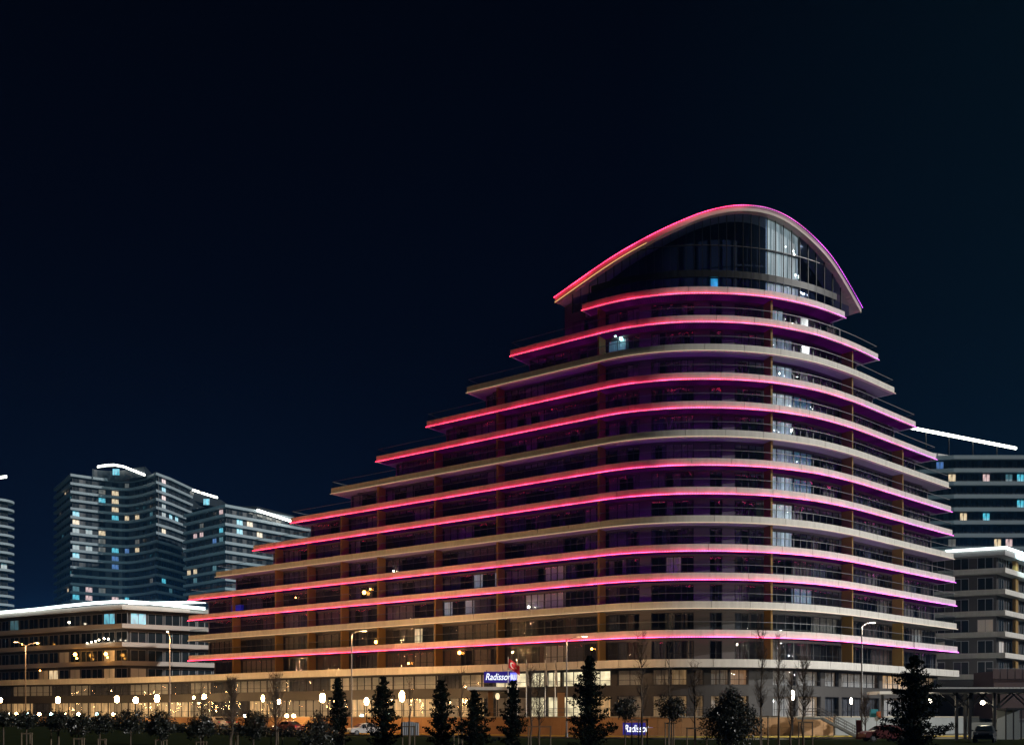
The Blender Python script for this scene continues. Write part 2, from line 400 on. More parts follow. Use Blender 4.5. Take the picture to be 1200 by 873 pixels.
def ring(x0, x1, o=0.0, back=5.0):
    p = cps(x0, x1)
    a = cpn(x0); b = cpn(x1)
    p = [(p[0][0]-a[0]*back, p[0][1]-a[1]*back)] + p + [(p[-1][0]-b[0]*back, p[-1][1]-b[1]*back)]
    return off(p, o) if o else p
def rect(o0, o1, z0, z1): return [(o0, z0), (o1, z0), (o1, z1), (o0, z1)]
def slab_poly(x0, x1, o=-0.3, depth=15):
    f = off(cps(x0, x1, 12), o)
    b1, b0 = cpo(x1, -depth), cpo(x0, -depth)
    mid = [INNER] if x0 < 700 and x1 > 960 else []
    return f + [b1] + mid + [b0]

# balcony bands, floor slabs, light strips and glass railings
for k in range(13):
    z = zf(k); x0, x1 = LEFT[k], RIGHT[k]; p = ring(x0, x1)
    mb = MB()
    mb.sweep(p, rect(-0.30, -0.142, z+0.003, z+HB-0.004))
    for q in pieces(p): mb.sweep(q, rect(-0.14, 0, z, z+HB))
    mb.sweep(cps(x0, x1), rect(0.002, 0.27, z-0.05, z-0.02)); part(mb, 'balcony_band', M['band'])
    mb = MB(); mb.poly(slab_poly(x0+1, x1-1), z+0.02, z+0.30); part(mb, 'floor_slab', M['slab'])
    mb = MB(); mb.sweep(cps(x0, x1), rect(0.175, 0.205, z-0.017, z+0.050), uv=True)
    part(mb, 'light_strip', E['red'] if k not in WHITE else E['tanstrip'])
    if k >= 1:      # added unseen light behind the parapet, washing the storey above in violet
        mb = MB(); mb.sweep(off(cps(x0+3, x1-3), -0.31), rect(-0.07, 0, z+HB-0.16, z+HB-0.06), uv=True); part(mb, 'parapet_fill', E['wash'])
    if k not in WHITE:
        mb = MB(); mb.sweep(off(cps(x0+2, x1-2), -0.06), rect(-1.78, 0, z-0.012, z+0.018), uv=True); part(mb, 'soffit_glow_sheet', E['violet'])  # glow under the slab painted as an emissive sheet
    # glass railing in panels of about 1.5 m with a thin top rail
    if k < 12:
        pp = off(ring(x0, x1, 0, 3.5), -0.15); mb = MB(); fr = pp
        for a, b in zip(fr, fr[1:]):
            L = math.hypot(b[0]-a[0], b[1]-a[1]); n = max(1, round(L/1.5))
            for i in range(n):
                t0, t1 = (i+0.015)/n, (i+0.985)/n
                A = (a[0]+(b[0]-a[0])*t0, a[1]+(b[1]-a[1])*t0); B = (a[0]+(b[0]-a[0])*t1, a[1]+(b[1]-a[1])*t1)
                mb.sweep([A, B], rect(-0.01, 0.01, z+HB+0.01, z+HB+0.92))
        rl = part(mb, 'glass_railing', M['rail'])
        mb = MB(); mb.sweep(pp, rect(-0.03, 0.03, z+HB+0.925, z+HB+0.98)); mb.obj('handrail', M['railm'], rl)

# facade storeys: storey k is the space under band k (k = 0 stands on the podium roof)
NOSE = [703, 728, 745, 760, 779, 800, 816, 836, 852, 868, 886, 904]
NOSET = 'WWCWWWCWCWW'
RSEG = [911, 943, 968, 999]
def bounds(x0, x1):
    us = []
    ds = [x0]+[d for d in DIV if x0+8 < d < x1-6]+[x1]
    for a, b in zip(ds, ds[1:]):
        if a == 699 and b == 907: us += [(NOSE[i], NOSE[i+1], NOSET[i]) for i in range(len(NOSE)-1)]; continue
        if a == 907 and b == 1003: us += [(RSEG[i], RSEG[i+1], 'W') for i in range(3)]; continue
        if a < 699 < b or (a < 907 < b): pass
        pa, pb = cp(a), cp(b); L = math.hypot(pb[0]-pa[0], pb[1]-pa[1]); n = max(1, round(L/(3.3 if a >= 570 else 4.7)))
        rs = random.Random(int(b*7)); cl = rs.randrange(n) if n > 2 and b < 700 and rs.random() < 0.6 else -1
        g = 1.5
        for i in range(n):
            us.append((a+g+(b-a-2*g)*i/n, a+g+(b-a-2*g)*(i+1)/n, 'C' if i == cl else 'W'))
    return us
LIT = {}   # (storey, near x) -> material of the curtain
def lit(k, x, m): LIT[(k, x)] = m
for k in range(4, 13): lit(k, 927, ['cool', 'cool2', 'cool', 'cool3'][k*7 % 4])  # pale column: light reflected in the glass, painted as glowing curtains
lit(1, 478, 'warm'); lit(2, 537, 'cool2'); lit(3, 570, 'cool2'); lit(11, 712, 'cyand')
lit(0, 640, 'dim'); lit(2, 640, 'dim'); lit(3, 790, 'dim'); lit(4, 866, 'dim'); lit(1, 330, 'cyand'); lit(5, 345, 'dim')
lit(3, 640, 'dim'); lit(2, 610, 'dim'); lit(9, 955, 'cyand'); lit(7, 955, 'cyand'); lit(6, 955, 'cyand'); lit(1, 1090, 'dim'); lit(2, 955, 'cyand')
wmesh = {}
def window_meshes(wd, h, n):
    key = (round(wd, 2), round(h, 2), n)
    if key in wmesh: return wmesh[key]
    fr = MB(); t = 0.07
    fr.b2(-wd/2, wd/2, -0.05, 0.05, 0, t); fr.b2(-wd/2, wd/2, -0.05, 0.05, h-t, h)
    xs = [-wd/2+(wd-t)*i/n for i in range(n+1)]
    for x in xs: fr.b2(x, x+t, -0.05, 0.05, t, h-t)
    fr.b2(-wd/2+t, wd/2-t, -0.03, 0.03, h*0.34, h*0.34+0.05)
    ps = []
    for i in range(n):
        p = MB(); p.b2(xs[i]+t, xs[i+1], -0.012, 0.012, t, h-t); ps.append(p)
    al = MB()
    for i in range(n): al.b2(xs[i]+t, xs[i+1], -0.012, 0.012, t, h-t)
    wmesh[key] = (fr.mesh('window', M['frame']), [p.mesh('pane', M['glass']) for p in ps], al.mesh('glazing', M['glass']))
    return wmesh[key]
cmesh = {}
def curtain_mesh(wd, h, part_, m):
    key = (round(wd, 2), round(h, 2), part_, m.name)
    if key in cmesh: return cmesh[key]
    mb = MB(); spans = {'full': [(-1, 1)], 'sides': [(-1, -0.45), (0.4, 1)], 'left': [(-1, 0.1)], 'right': [(-0.1, 1)]}[part_]
    for a, b in spans:
        x0, x1 = a*wd/2, b*wd/2; n = max(4, int((x1-x0)/0.14)); q = []
        for i in range(n+1): q.append((x0+(x1-x0)*i/n, 0.05*(i % 2)+0.02*math.sin(i*1.7)))
        for (u, v) in zip(q, q[1:]): mb.quad((u[0], u[1], 0.06), (v[0], v[1], 0.06), (v[0], v[1], h-0.06), (u[0], u[1], h-0.06))
    cmesh[key] = mb.mesh('curtain', m); return cmesh[key]

npane = 0
FAR = (MB(), MB())
panel_meshes = {}
for k in range(13):
    ztop = zf(k); zb = (zf(k-1)+0.30) if k else 8.92
    x0, x1 = LEFT[k]+12, RIGHT[k]-9
    if k == 0: x0 = 240
    if k == 12: x0, x1 = 660, 1001
    wo = -1.9; h = ztop-zb-0.26
    # lintel over the windows, inner room wall, end walls
    mb = MB(); mb.sweep(ring(x0, x1, wo, 9), rect(-0.2, 0.02, ztop-0.26, ztop+0.015)); part(mb, 'lintel', M['clad'])
    mb = MB(); mb.sweep(off(cps(x0+2, x1-2), wo-2.6), rect(-0.2, 0, zb, ztop)); part(mb, 'room_wall', M['inner'])
    for xx, sg in ((x0, -1), (x1, 1)):
        a, b = cpo(xx, wo), cpo(xx, wo-9); d = (b[0]-a[0], b[1]-a[1])
        mb = MB(); mb.sweep([b, a] if sg < 0 else [a, b], rect(-0.25, 0, zb, ztop-0.26)); part(mb, 'end_wall', M['clad'])
    for (a, b, ty) in bounds(x0, x1):
        if b-a < 2: continue
        A, B = cpo(a, wo), cpo(b, wo); mx, my = (A[0]+B[0])/2, (A[1]+B[1])/2
        wd = math.hypot(B[0]-A[0], B[1]-A[1])-0.02; ang = math.atan2(B[1]-A[1], B[0]-A[0]); xm = (a+b)/2
        rs = random.Random(int(xm)*31+k)
        if ty == 'C':
            key = (round(wd, 2), round(h, 2))
            if key not in panel_meshes:
                pm = MB(); pm.b2(-wd/2, wd/2, -0.06, 0.10, 0, h*0.49); pm.b2(-wd/2, wd/2, -0.06, 0.10, h*0.495, h); panel_meshes[key] = pm.mesh('cladding_panel', M['clad'])
            link('cladding_panel', panel_meshes[key], hotel, (mx, my, zb), ang); continue
        n = 4 if wd > 4.0 else (3 if wd > 2.6 else 2)
        fm, pms, gm = window_meshes(wd, h, n)
        if xm < 405 and k < 6:          # the farthest windows, joined into one frame part and one glazing part
            for src, dst in ((fm, FAR[0]), (gm, FAR[1])):
                k0 = len(dst.v); ca, sa = math.cos(ang), math.sin(ang)
                dst.v += [(mx+v.co.x*ca-v.co.y*sa, my+v.co.x*sa+v.co.y*ca, zb+v.co.z) for v in src.vertices]
                for p_ in src.polygons: dst.f.append(tuple(k0+i for i in p_.vertices)); dst.mi.append(0)
            if rs.random() < 0.7: link('curtain', curtain_mesh(wd, h, 'full', M[rs.choice(['cur0', 'cur1', 'cur2'])]), hotel, (mx-sa*0.3, my+ca*0.3, zb), ang)
            continue
        wo_ = link('window', fm, hotel, (mx, my, zb), ang)
        if xm > 800 and npane+n <= 195 and k > 1:
            for pm in pms: link('pane', pm, wo_, (mx, my, zb))
            npane += n
        else: link('glazing', gm, wo_, (mx, my, zb))
        lm = None
        for (kk, xx), nm in LIT.items():
            if kk == k and a <= xx <= b: lm = nm
        if lm: link('curtain', curtain_mesh(wd, h, 'full' if xm > 590 else 'sides', E[lm]), wo_, (mx-math.sin(ang)*0.0, my, zb)).location = (0, 0.3, 0)
        elif rs.random() < 0.72:
            c = M[rs.choice(['cur0', 'cur1', 'cur2'])]
            link('curtain', curtain_mesh(wd, h, rs.choice(['full', 'full', 'sides', 'left', 'right']), c), wo_, (mx, my, zb)).location = (0, 0.3, 0)
    for d in DIV:                                     # ochre fins between the balconies
        if not (x0+6 < d < x1-4): continue
        A, B = cpo(d, wo-0.02), cpo(d, -0.45)
        mb = MB(); n = cpn(d); t = (-n[1]*0.13, n[0]*0.13)
        mb.poly([(A[0]-t[0], A[1]-t[1]), (B[0]-t[0], B[1]-t[1]), (B[0]+t[0], B[1]+t[1]), (A[0]+t[0], A[1]+t[1])], zb+0.01, ztop+0.012)
        part(mb, 'balcony_divider', M['ochre'])

far_ = part(FAR[0], 'far_windows', M['frame']); far_['kind'] = 'stuff'
fg_ = FAR[1].obj('far_glazing', M['glass'], far_); fg_['kind'] = 'stuff'
# ---- crown: arched roof over a two-storey glass wall
ARCH = [(651, 350), (675, 333), (700, 315.5), (725, 299), (750, 284.5), (775, 271.5), (800, 260), (820, 252), (840, 246.3), (860, 243), (880, 243), (900, 246.5), (920, 255), (940, 269),
        (960, 288), (975, 306), (990, 330), (1000, 347.5), (1008, 362)]
def archz(x): return Z_(spl(ARCH, x), cp(x)[1])
xs = [651+(1008-651)*i/60 for i in range(61)]
ap = [cpo(x, 0.15) for x in xs]; az = [archz(x) for x in xs]
mb = MB(); mb.sweep(ap, [(0, 0), (0, -0.54), (-0.18, -0.54), (-0.18, -0.40), (-9, -0.40), (-9, 0)], zs=az); roof = part(mb, 'arched_roof', M['bandtan'])
mb = MB()
nb = 190
for i in range(nb):
    a = 651.5+(1007.5-651.5)*i/nb; b = a+(1007.5-651.5)/nb*0.82
    q = [cpo(a, -0.04), cpo(b, -0.04)]
    mb.sweep(q, [(0, -0.56), (0, -0.44), (-0.62, -0.44), (-0.62, -0.56)], zs=[archz(a), archz(b)])
sb = mb.obj('soffit_boards', M['bandtan'], roof); sb['kind'] = 'stuff'
mb = MB(); q = [x for x in xs if x < 762]; mb.sweep([cpo(x, 0.155) for x in q], rect(0.0, 0.05, -0.57, -0.48), zs=[archz(x) for x in q]); part(mb, 'gold_edge_glint', emit('painted_gold_glint', (1.0, 0.62, 0.22), 0.8))  # reflection along the lower fascia edge painted as a glowing strip
mb = MB(); mb.sweep([cpo(x, 0.20) for x in xs], rect(0.13, 0.17, -0.02, 0.07), zs=az, uv=True); part(mb, 'light_strip', E['crown'])
zA = zf(12)+HB
rows = [(zf(12)+0.31, 53.25), (54.05, 56.9), (56.98, 61.5)]
gx = [668+(1000-668)*i/34 for i in range(35)]
mb = MB(); pan = []
for i in range(34):
    a, b = gx[i], gx[i+1]; A, B = cpo(a, -0.58), cpo(b, -0.58)
    zt0, zt1 = archz(a)-0.48, archz(b)-0.48
    for z0, z1 in rows:
        t0, t1 = min(z1, zt0), min(z1, zt1)
        if min(t0, t1)-z0 < 0.15: continue
        q = MB(); e0 = 0.03; d = (B[0]-A[0], B[1]-A[1])
        a2 = (A[0]+d[0]*e0, A[1]+d[1]*e0); b2 = (B[0]-d[0]*e0, B[1]-d[1]*e0); fr = frames([a2, b2])
        q.sweep([a2, b2], [(-0.012, z0+0.04), (0.012, z0+0.04), (0.012, 0), (-0.012, 0)])
        for vi, tt in ((2, t0), (3, t0), (6, t1), (7, t1)):
            v = q.v[vi]; q.v[vi] = (v[0], v[1], tt-0.04)
        q.obj('pane', M['crownglass'] if not 902 < (a+b)/2 < 944 else M['glass'], hotel)
        xm = (a+b)/2
        em = None
        if 902 < xm < 944: em = 'cool'  # reflected light painted as a glowing sheet behind the pane
        elif 836 < xm < 846 and z0 < 53: em = 'cyan'
        if em:
            q = MB(); a3, b3 = off([a2, b2], -0.35)
            q.quad((*a3, z0+0.05), (*b3, z0+0.05), (*b3, t1-0.05), (*a3, t0-0.05)); q.obj('curtain', E[em], hotel)
    mb.sweep([cpo(a-0.22, -0.56), cpo(a+0.22, -0.56)], rect(-0.12, 0.03, zf(12)+0.31, max(zt0-0.02, zf(12)+0.5)))
part(mb, 'mullions', M['dark'])
mb = MB(); mb.sweep(off(cps(690, 985), -0.58), rect(-0.25, 0.04, 53.26, 54.04)); part(mb, 'spandrel', M['dark'])
mb = MB(); mb.sweep(off(cps(715, 965), -0.58), rect(-0.10, 0.02, 56.9, 56.98)); part(mb, 'transom', M['frame'])
mb = MB(); q = [x for x in xs if 670 < x < 999]
mb.sweep([cpo(x, -2.7) for x in q], [(0, 0), (0, -12), (-0.2, -12), (-0.2, 0)], zs=[archz(x)-0.47 for x in q]); part(mb, 'room_wall', M['inner'])
mb = MB(); mb.sweep(off(cps(652, 675), -1.9), rect(-0.3, 0, zf(11)+HB, 53.0)); part(mb, 'end_wall', M['clad'])
# glowing balls on the facade; amber ones stand in for reflected street lamps
def glow_ball(x, y, o, mname, r=0.16):
    p = cpo(x, o); z = Z_(y, p[1]); mb = MB()
    mb.lathe((p[0], p[1], z), [(0.001, -r), (r*0.7, -r*0.7), (r, 0), (r*0.7, r*0.7), (0.001, r)], 10)
    mb.obj('glow_spot', E[mname], hotel, True)
glow_ball(714, 393, -1.55, 'cyanlamp', 0.17); glow_ball(721, 397, -1.7, 'cyanlamp', 0.2)
glow_ball(418, 694, -1.5, 'amber', 0.28); glow_ball(432, 752, -1.5, 'amber', 0.26); glow_ball(424, 690, -1.7, 'amber', 0.12)
glow_ball(530, 764.5, -1.5, 'amber', 0.24); glow_ball(316, 778.5, -1.5, 'amber', 0.14); glow_ball(470, 777, -1.5, 'amber', 0.15); glow_ball(686, 760, -1.5, 'amber', 0.14)
glow_ball(613, 711, -1.2, 'lanternw', 0.16)
glow_ball(337, 700, -1.6, 'amber', 0.1); glow_ball(452, 669, -1.6, 'lanternw', 0.11)
# laundry / glazed things on terraces: blue awning cloth on the left terrace
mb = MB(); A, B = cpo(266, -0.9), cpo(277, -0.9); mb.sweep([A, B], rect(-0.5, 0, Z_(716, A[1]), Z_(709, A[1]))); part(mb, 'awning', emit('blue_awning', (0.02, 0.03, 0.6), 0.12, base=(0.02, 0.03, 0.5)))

# ------------------------------------------------------------------ podium
PK = [(-90, 200), (0, 185), (143, 172.5), (222, 162.8), (330, 149.5), (440, 139), (520, 133.8), (600, 127.9), (690, 121.5)]
def pp_(x):
    Y = spl(PK, x) if x < 690 else FPX*FH/spl(KN, x)-1.0
    return (X_(x, Y), Y)
def ppath(x0, x1, st=11.0):
    n = max(1, int(round((x1-x0)/st))); return [pp_(x0+(x1-x0)*i/n) for i in range(n+1)]
DECK = 2.2
pod = thing('hotel_podium', 'two storey podium of shopfronts and lobby under a long beige canopy edge', 'podium', (10, 128, 0))
z0c = EYE+1.74*FH
mb = MB(); pth = ppath(-80, 1124); [mb.sweep(q, rect(-0.4, 0, z0c, z0c+0.92)) for q in pieces(pth+[(pth[-1][0]-6, pth[-1][1]+7)], 5.5, 0.06)]; part(mb, 'canopy_band', M['band'], pod)
mb = MB(); f = off(ppath(-80, 1124, 16), -0.3); mb.poly(f+[cpo(1124, -14), INNER, (-40, 185), (-105, 215)], z0c+0.05, z0c+0.6); part(mb, 'canopy_slab', M['slab'], pod)
# unlit or lit shop bays: (x0, x1, upper material, lower material)
BAY = []
x = -70
rs = random.Random(4)
while x < 540:
    step = 23 if x < 330 else 26
    up = rs.choice(['dim', None, 'dim', 'shop', None]) if x > 190 else rs.choice(['dim', None, None])
    lo = rs.choice(['shopb', 'shop', 'shopb', None]) if x < 190 else rs.choice(['shop', 'dim', None, 'dim', 'shopb'])
    BAY.append((x, x+step, up, lo)); x += step
BAY += [(x, 566, None, None), (566, 606, 'lobby', 'dim'), (608, 626, 'lobby', 'lobby'), (628, 645, 'lobby', 'lobby'), (646, 674, 'lobby', 'lobby'), (678, 704, 'lobby', 'shopb'),
        (712, 748, 'dim', 'dim'), (761, 784, 'dim', 'shop'), (786, 808, 'shop', 'shop'), (818, 829, 'dim', 'shop'), (838, 863, 'dim', 'shop'), (864, 888, 'peach', 'shop'),
        (920, 950, 'dim', 'dim'), (952, 981, 'dim', 'shop'), (986, 1003, 'dim', None), (1006, 1050, 'dim', None), (1054, 1095, 'shopb', 'dim'), (1097, 1118, 'shop', None)]
ZU0, ZU1, ZL0, ZL1 = 5.95, z0c-0.12, DECK+0.02, 4.75
wp = -2.4
mb = MB(); mb.sweep(off(ppath(-80, 1118), wp), rect(-0.3, 0.06, ZL1, ZU0)); part(mb, 'spandrel', M['clad2'], pod)
mb = MB(); mb.sweep(off(ppath(-80, 1118), wp), rect(-0.3, 0.04, ZU1, z0c+0.04)); part(mb, 'lintel', M['clad2'], pod)
last = -80
def ppo(x, o):
    p = pp_(x); a, b = pp_(x-2), pp_(x+2); dx, dy = b[0]-a[0], b[1]-a[1]; l = math.hypot(dx, dy)
    return (p[0]+dy/l*o, p[1]-dx/l*o)
for (a, b, up, lo) in BAY:
    if a-last > 0.4:
        q = [ppo(last, wp), ppo(a, wp)]
        for zz0, zz1 in ((ZL0, ZL1-0.003), (ZU0+0.003, ZU1-0.003)):
            mb = MB(); mb.sweep(q, rect(-0.3, 0.10, zz0, zz1)); part(mb, 'pier', M['clad2'], pod)
    last = b
    for zz0, zz1, m in ((ZL0, ZL1, lo), (ZU0, ZU1, up)):
        A, B = ppo(a, wp), ppo(b, wp); wd = math.hypot(B[0]-A[0], B[1]-A[1])-0.04; ang = math.atan2(B[1]-A[1], B[0]-A[0])
        mx, my = (A[0]+B[0])/2, (A[1]+B[1])/2; n = max(2, round(wd/1.5)); fm, pms, gm = window_meshes(wd, zz1-zz0-0.02, n)
        wo_ = link('shop_window', fm, pod, (mx, my, zz0+0.01), ang)
        for pm in pms: link('pane', pm, wo_, (mx, my, zz0))
        h = zz1-zz0-0.03
        for c in wo_.children: c.location = (0, 0, 0)
        if m: link('lit_interior', curtain_mesh(wd, h, 'full', E[m]), wo_, (mx, my, zz0)).location = (0, 0.5, 0)
        else: link('blind', curtain_mesh(wd, h, 'full', M['cur1']), wo_, (mx, my, zz0)).location = (0, 0.5, 0)
mb = MB(); mb.sweep(off(ppath(-80, 1118), wp-1.6), rect(-0.3, 0, DECK, z0c)); part(mb, 'inner_wall', M['inner'], pod)

# ------------------------------------------------------------------ ground
def sm(a, b, x):
    t = max(0, min(1, (x-a)/(b-a))); return t*t*(3-2*t)
def gz(X, Y):
    return 1.3*sm(-18, -60, X)*sm(60, 105, Y)
def sheet(name, xs_, ys_, dz, m, kind='structure', clip=None):
    mb = MB(); n = len(ys_)
    for x in xs_:
        for y in ys_: mb.v.append((x, y, gz(x, y)+dz))
    for i in range(len(xs_)-1):
        for j in range(n-1):
            mb.f.append((i*n+j, (i+1)*n+j, (i+1)*n+j+1, i*n+j+1)); mb.mi.append(0)
    return tag(mb.obj(name, m, None, True), kind=kind)
def lin(a, b, n): return [a+(b-a)*i/n for i in range(n+1)]
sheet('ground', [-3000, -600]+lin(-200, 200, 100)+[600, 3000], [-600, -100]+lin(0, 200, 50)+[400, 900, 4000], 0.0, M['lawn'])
# service road between the lawn and the hotel, with kerbs
def ry(X): return 116.5-0.62*X-1.0 if X < 4 else 113.0+0.35*max(0, X-30)*0.6
rx = lin(-110, 90, 100)
def strip(name, f0, f1, dz, m, h=None):
    mb = MB(); n = len(rx)
    for x in rx:
        y0, y1 = f0(x), f1(x)
        mb.v += [(x, y0, gz(x, y0)+dz), (x, y1, gz(x, y1)+dz)]
    for i in range(n-1): mb.f.append((2*i, 2*i+2, 2*i+3, 2*i+1)); mb.mi.append(0)
    if h:
        for x in rx: mb.v.append((x, f0(x), gz(x, f0(x))-0.1))
        for i in range(n-1): mb.f.append((2*n+i, 2*n+i+1, 2*i+2, 2*i)); mb.mi.append(0)
    return tag(mb.obj(name, m), kind='structure')
def rfar(X):
    # line of the retaining wall foot: a few metres in front of the podium
    return RF(X)
wall_pts = off(ppath(-80, 950), 3.6)
def RF(X):
    for a, b in zip(wall_pts, wall_pts[1:]):
        if a[0] <= X <= b[0]: return a[1]+(b[1]-a[1])*(X-a[0])/(b[0]-a[0])
    return wall_pts[0][1] if X < wall_pts[0][0] else wall_pts[-1][1]
strip('road', lambda X: RF(X)-13.0, lambda X: RF(X)-3.0, 0.006, M['asphalt'])
strip('pavement', lambda X: RF(X)-3.0, lambda X: RF(X)+6, 0.13, M['paving'], True)
strip('kerb', lambda X: RF(X)-3.25, lambda X: RF(X)-2.995, 0.16, M['yellow'], True)
strip('near_kerb', lambda X: RF(X)-13.3, lambda X: RF(X)-13.0, 0.14, M['kerb'], True)
mb = MB(); wf = off(ppath(-80, 1124, 16), 3.3)
mb.poly(wf+[(88, 165), INNER, (-40, 185), (-105, 215)], DECK-0.3, DECK); tag(mb.obj('terrace_paving', M['paving']), kind='structure')
# retaining wall of stone panels with coping, one panel every 3 m
rw = thing('retaining_wall', 'orange lit stone retaining wall below the lobby terrace', 'wall', (10, 118, 0))
for i, (a, b) in enumerate(zip(wall_pts, wall_pts[1:])):
    L = math.hypot(b[0]-a[0], b[1]-a[1]); e0 = 0.012/L
    A = (a[0]+(b[0]-a[0])*e0, a[1]+(b[1]-a[1])*e0); B = (b[0]-(b[0]-a[0])*e0, b[1]-(b[1]-a[1])*e0)
    for z0, z1 in ((-0.3, 1.04), (1.055, DECK-0.02)):
        mb = MB(); mb.sweep([A, B], rect(-0.3, 0.0 if z0 > 0 else 0.01, z0, z1)); mb.obj('stone_panel', M['stone'], rw)
    mb = MB(); mb.sweep([A, B], rect(-0.36, 0.05, DECK-0.015, DECK+0.10)); mb.obj('coping_stone', M['kerb'], rw)
# terrace railing (steel posts and two rails)
rl = thing('terrace_railing', 'thin steel railing along the edge of the lobby terrace', 'railing', (5, 120, DECK))
for x0, x1 in ((555, 690), (700, 760), (790, 880)):
    q = off(ppath(x0, x1, 12), 3.42)
    for zz in (0.6, 1.05):
        mb = MB()
        for a, b in zip(q, q[1:]): mb.tube((*a, DECK+zz), (*b, DECK+zz), 0.025)
        mb.obj('rail', M['railm'], rl)
    for a in q:
        mb = MB(); mb.tube((*a, DECK+0.1), (*a, DECK+1.05), 0.025); mb.obj('post', M['railm'], rl)

# ------------------------------------------------------------------ neighbouring apartment blocks
def mitre_path(pts, sub=4.0):
    out_ = []
    for a, b in zip(pts, pts[1:]):
        n = max(1, round(math.hypot(b[0]-a[0], b[1]-a[1])/sub))
        out_ += [(a[0]+(b[0]-a[0])*i/n, a[1]+(b[1]-a[1])*i/n) for i in range(n)]
    return out_+[pts[-1]]
def smooth_path(pts, n=6):
    r = []
    for i in range(len(pts)-1):
        p0, p1, p2, p3 = pts[max(i-1, 0)], pts[i], pts[i+1], pts[min(i+2, len(pts)-1)]
        for j in range(n):
            t = j/n
            r.append(tuple(0.5*((2*p1[c])+(-p0[c]+p2[c])*t+(2*p0[c]-5*p1[c]+4*p2[c]-p3[c])*t*t+(-p0[c]+3*p1[c]-3*p2[c]+p3[c])*t**3) for c in (0, 1)))
    return r+[pts[-1]]
tw = {}
def tower(name, label, cat, path, kbot, ktop, back, band, wall, hb=0.95, depth=1.5, pitch=4.6, ww=2.6, group=None, lits=None, wfrom=None, dens=1.0, base=0.0, frame='frame', seed=1, hfac=0.97):
    """path: visible plan line left to right. Floors kbot..ktop (bands at zf(k)); lits(k, x) gives a lit material or None."""
    cx = sum(p[0] for p in path)/len(path); cy = sum(p[1] for p in path)/len(path)
    t = thing(name, label, cat, (cx, cy, base), group)
    full = path+back
    rs = random.Random(seed)
    inn = off(path, -depth)
    mb = MB(); mb.poly(inn+back, base, zf(ktop)+0.05); mb.obj('wall', M[wall], t)
    for k in range(kbot, ktop+1):
        z = zf(k)
        mb = MB(); mb.sweep(path, rect(-0.3, 0, z, z+hb)); mb.sweep(path, rect(-depth-0.3, -0.31, z+0.05, z+0.3)); mb.obj('balcony_band', M[band], t)
        if k == ktop or (wfrom is not None and k < wfrom): continue
        # windows of the storey above band k
        acc = 0.0; nxt = pitch*0.5
        h = (FH-0.42)*hfac
        key = (name, ww)
        if key not in tw:
            f = MB(); u = 0.09
            f.b2(-ww/2, ww/2, -0.04, 0.05, 0, u); f.b2(-ww/2, ww/2, -0.04, 0.05, h-u, h)
            for xx in (-ww/2, -u/2, ww/2-u): f.b2(xx, xx+u, -0.04, 0.05, u, h-u)
            g = MB(); g.b2(-ww/2+u, -u/2, -0.01, 0.03, u, h-u); g.b2(u/2, ww/2-u, -0.01, 0.03, u, h-u)
            tw[key] = (f, g, f.mesh('window', M[frame]), {})
        f, g, fmesh, pm = tw[key]
        for a, b in zip(inn, inn[1:]):
            L = math.hypot(b[0]-a[0], b[1]-a[1])
            while nxt <= acc+L:
                s_ = (nxt-acc)/L; px, py = a[0]+(b[0]-a[0])*s_, a[1]+(b[1]-a[1])*s_
                ang = math.atan2(b[1]-a[1], b[0]-a[0]); nx, ny = math.sin(ang), -math.cos(ang)
                loc = (px+nx*0.08, py+ny*0.08, z+0.34)
                colx = 600+FPX*px/py
                m = lits(k, colx, rs) if lits else None
                wobj = link('window', fmesh, t, loc, ang)
                mm = E[m] if m else M['darkglass']
                if mm.name not in pm: pm[mm.name] = g.mesh('pane', mm)
                link('pane', pm[mm.name], wobj, loc)
                nxt += pitch
            acc += L
    return t
M['darkglass'] = mat('dark_window_glass', (0.02, 0.028, 0.034), 0.12, metal=0.0, noise=0.3, scale=0.3, spec=0.6)
def lightstrip(parent, pts, hgt=0.5, m='strip', dep=0.25):
    mb = MB()
    for a, b in zip(pts, pts[1:]):
        fr = frames([a[:2], b[:2]]); 
        mb.sweep([a[:2], b[:2]], rect(0, dep, -hgt/2, hgt/2), zs=[a[2], b[2]])
    return mb.obj('light_strip', E[m], parent)
def W(x, y, Y): return (X_(x, Y), Y, Z_(y, Y))

# left mid-rise block on the podium
P = [W(-25, 0, 203), W(0, 0, 198), W(60, 0, 190), W(110, 0, 184.5), W(143, 0, 181.6), W(180, 0, 184.5), W(222, 0, 188), W(262, 0, 192)]
P = [(p[0], p[1]) for p in P]
def lit_left(k, x, rs):
    if k == 2 and 128 < x < 141: return 'cyan'
    if k == 2 and 153 < x < 178: return 'cyan'
    if k == 2 and 12 < x < 22: return 'cyand'
    if k == -1 and 52 < x < 66: return 'warm'
    if k == -1 and 155 < x < 174: return 'dim'
    if k <= 0 and 122 < x < 142: return 'shop'
    if k <= 0 and 80 < x < 96 and rs.random() < 0.6: return 'dim'
    return 'dim' if rs.random() < 0.06 else None
lb = tower('apartment_block', 'low apartment block at left with four storeys under a long white light line', 'apartment block', mitre_path(P), -1, 3,
           [(-50, 215), (-110, 225)], 'midband', 'midwall', hb=0.80, depth=1.6, pitch=3.0, ww=2.72, lits=lit_left, base=z0c+0.6, seed=3, frame='framelt', hfac=0.88)
zr = [(x, y) for x, y in ((-25, 719), (0, 717.5), (40, 714), (80, 709.5), (110, 706.5), (143, 704.5), (170, 706), (200, 709), (240, 713))]
SY = [(-25, 203), (0, 198), (60, 190), (110, 184.5), (143, 181.6), (180, 184.5), (222, 188), (262, 192)]
sp = [W(x, y, spl(SY, x)-0.3) for x, y in zr]
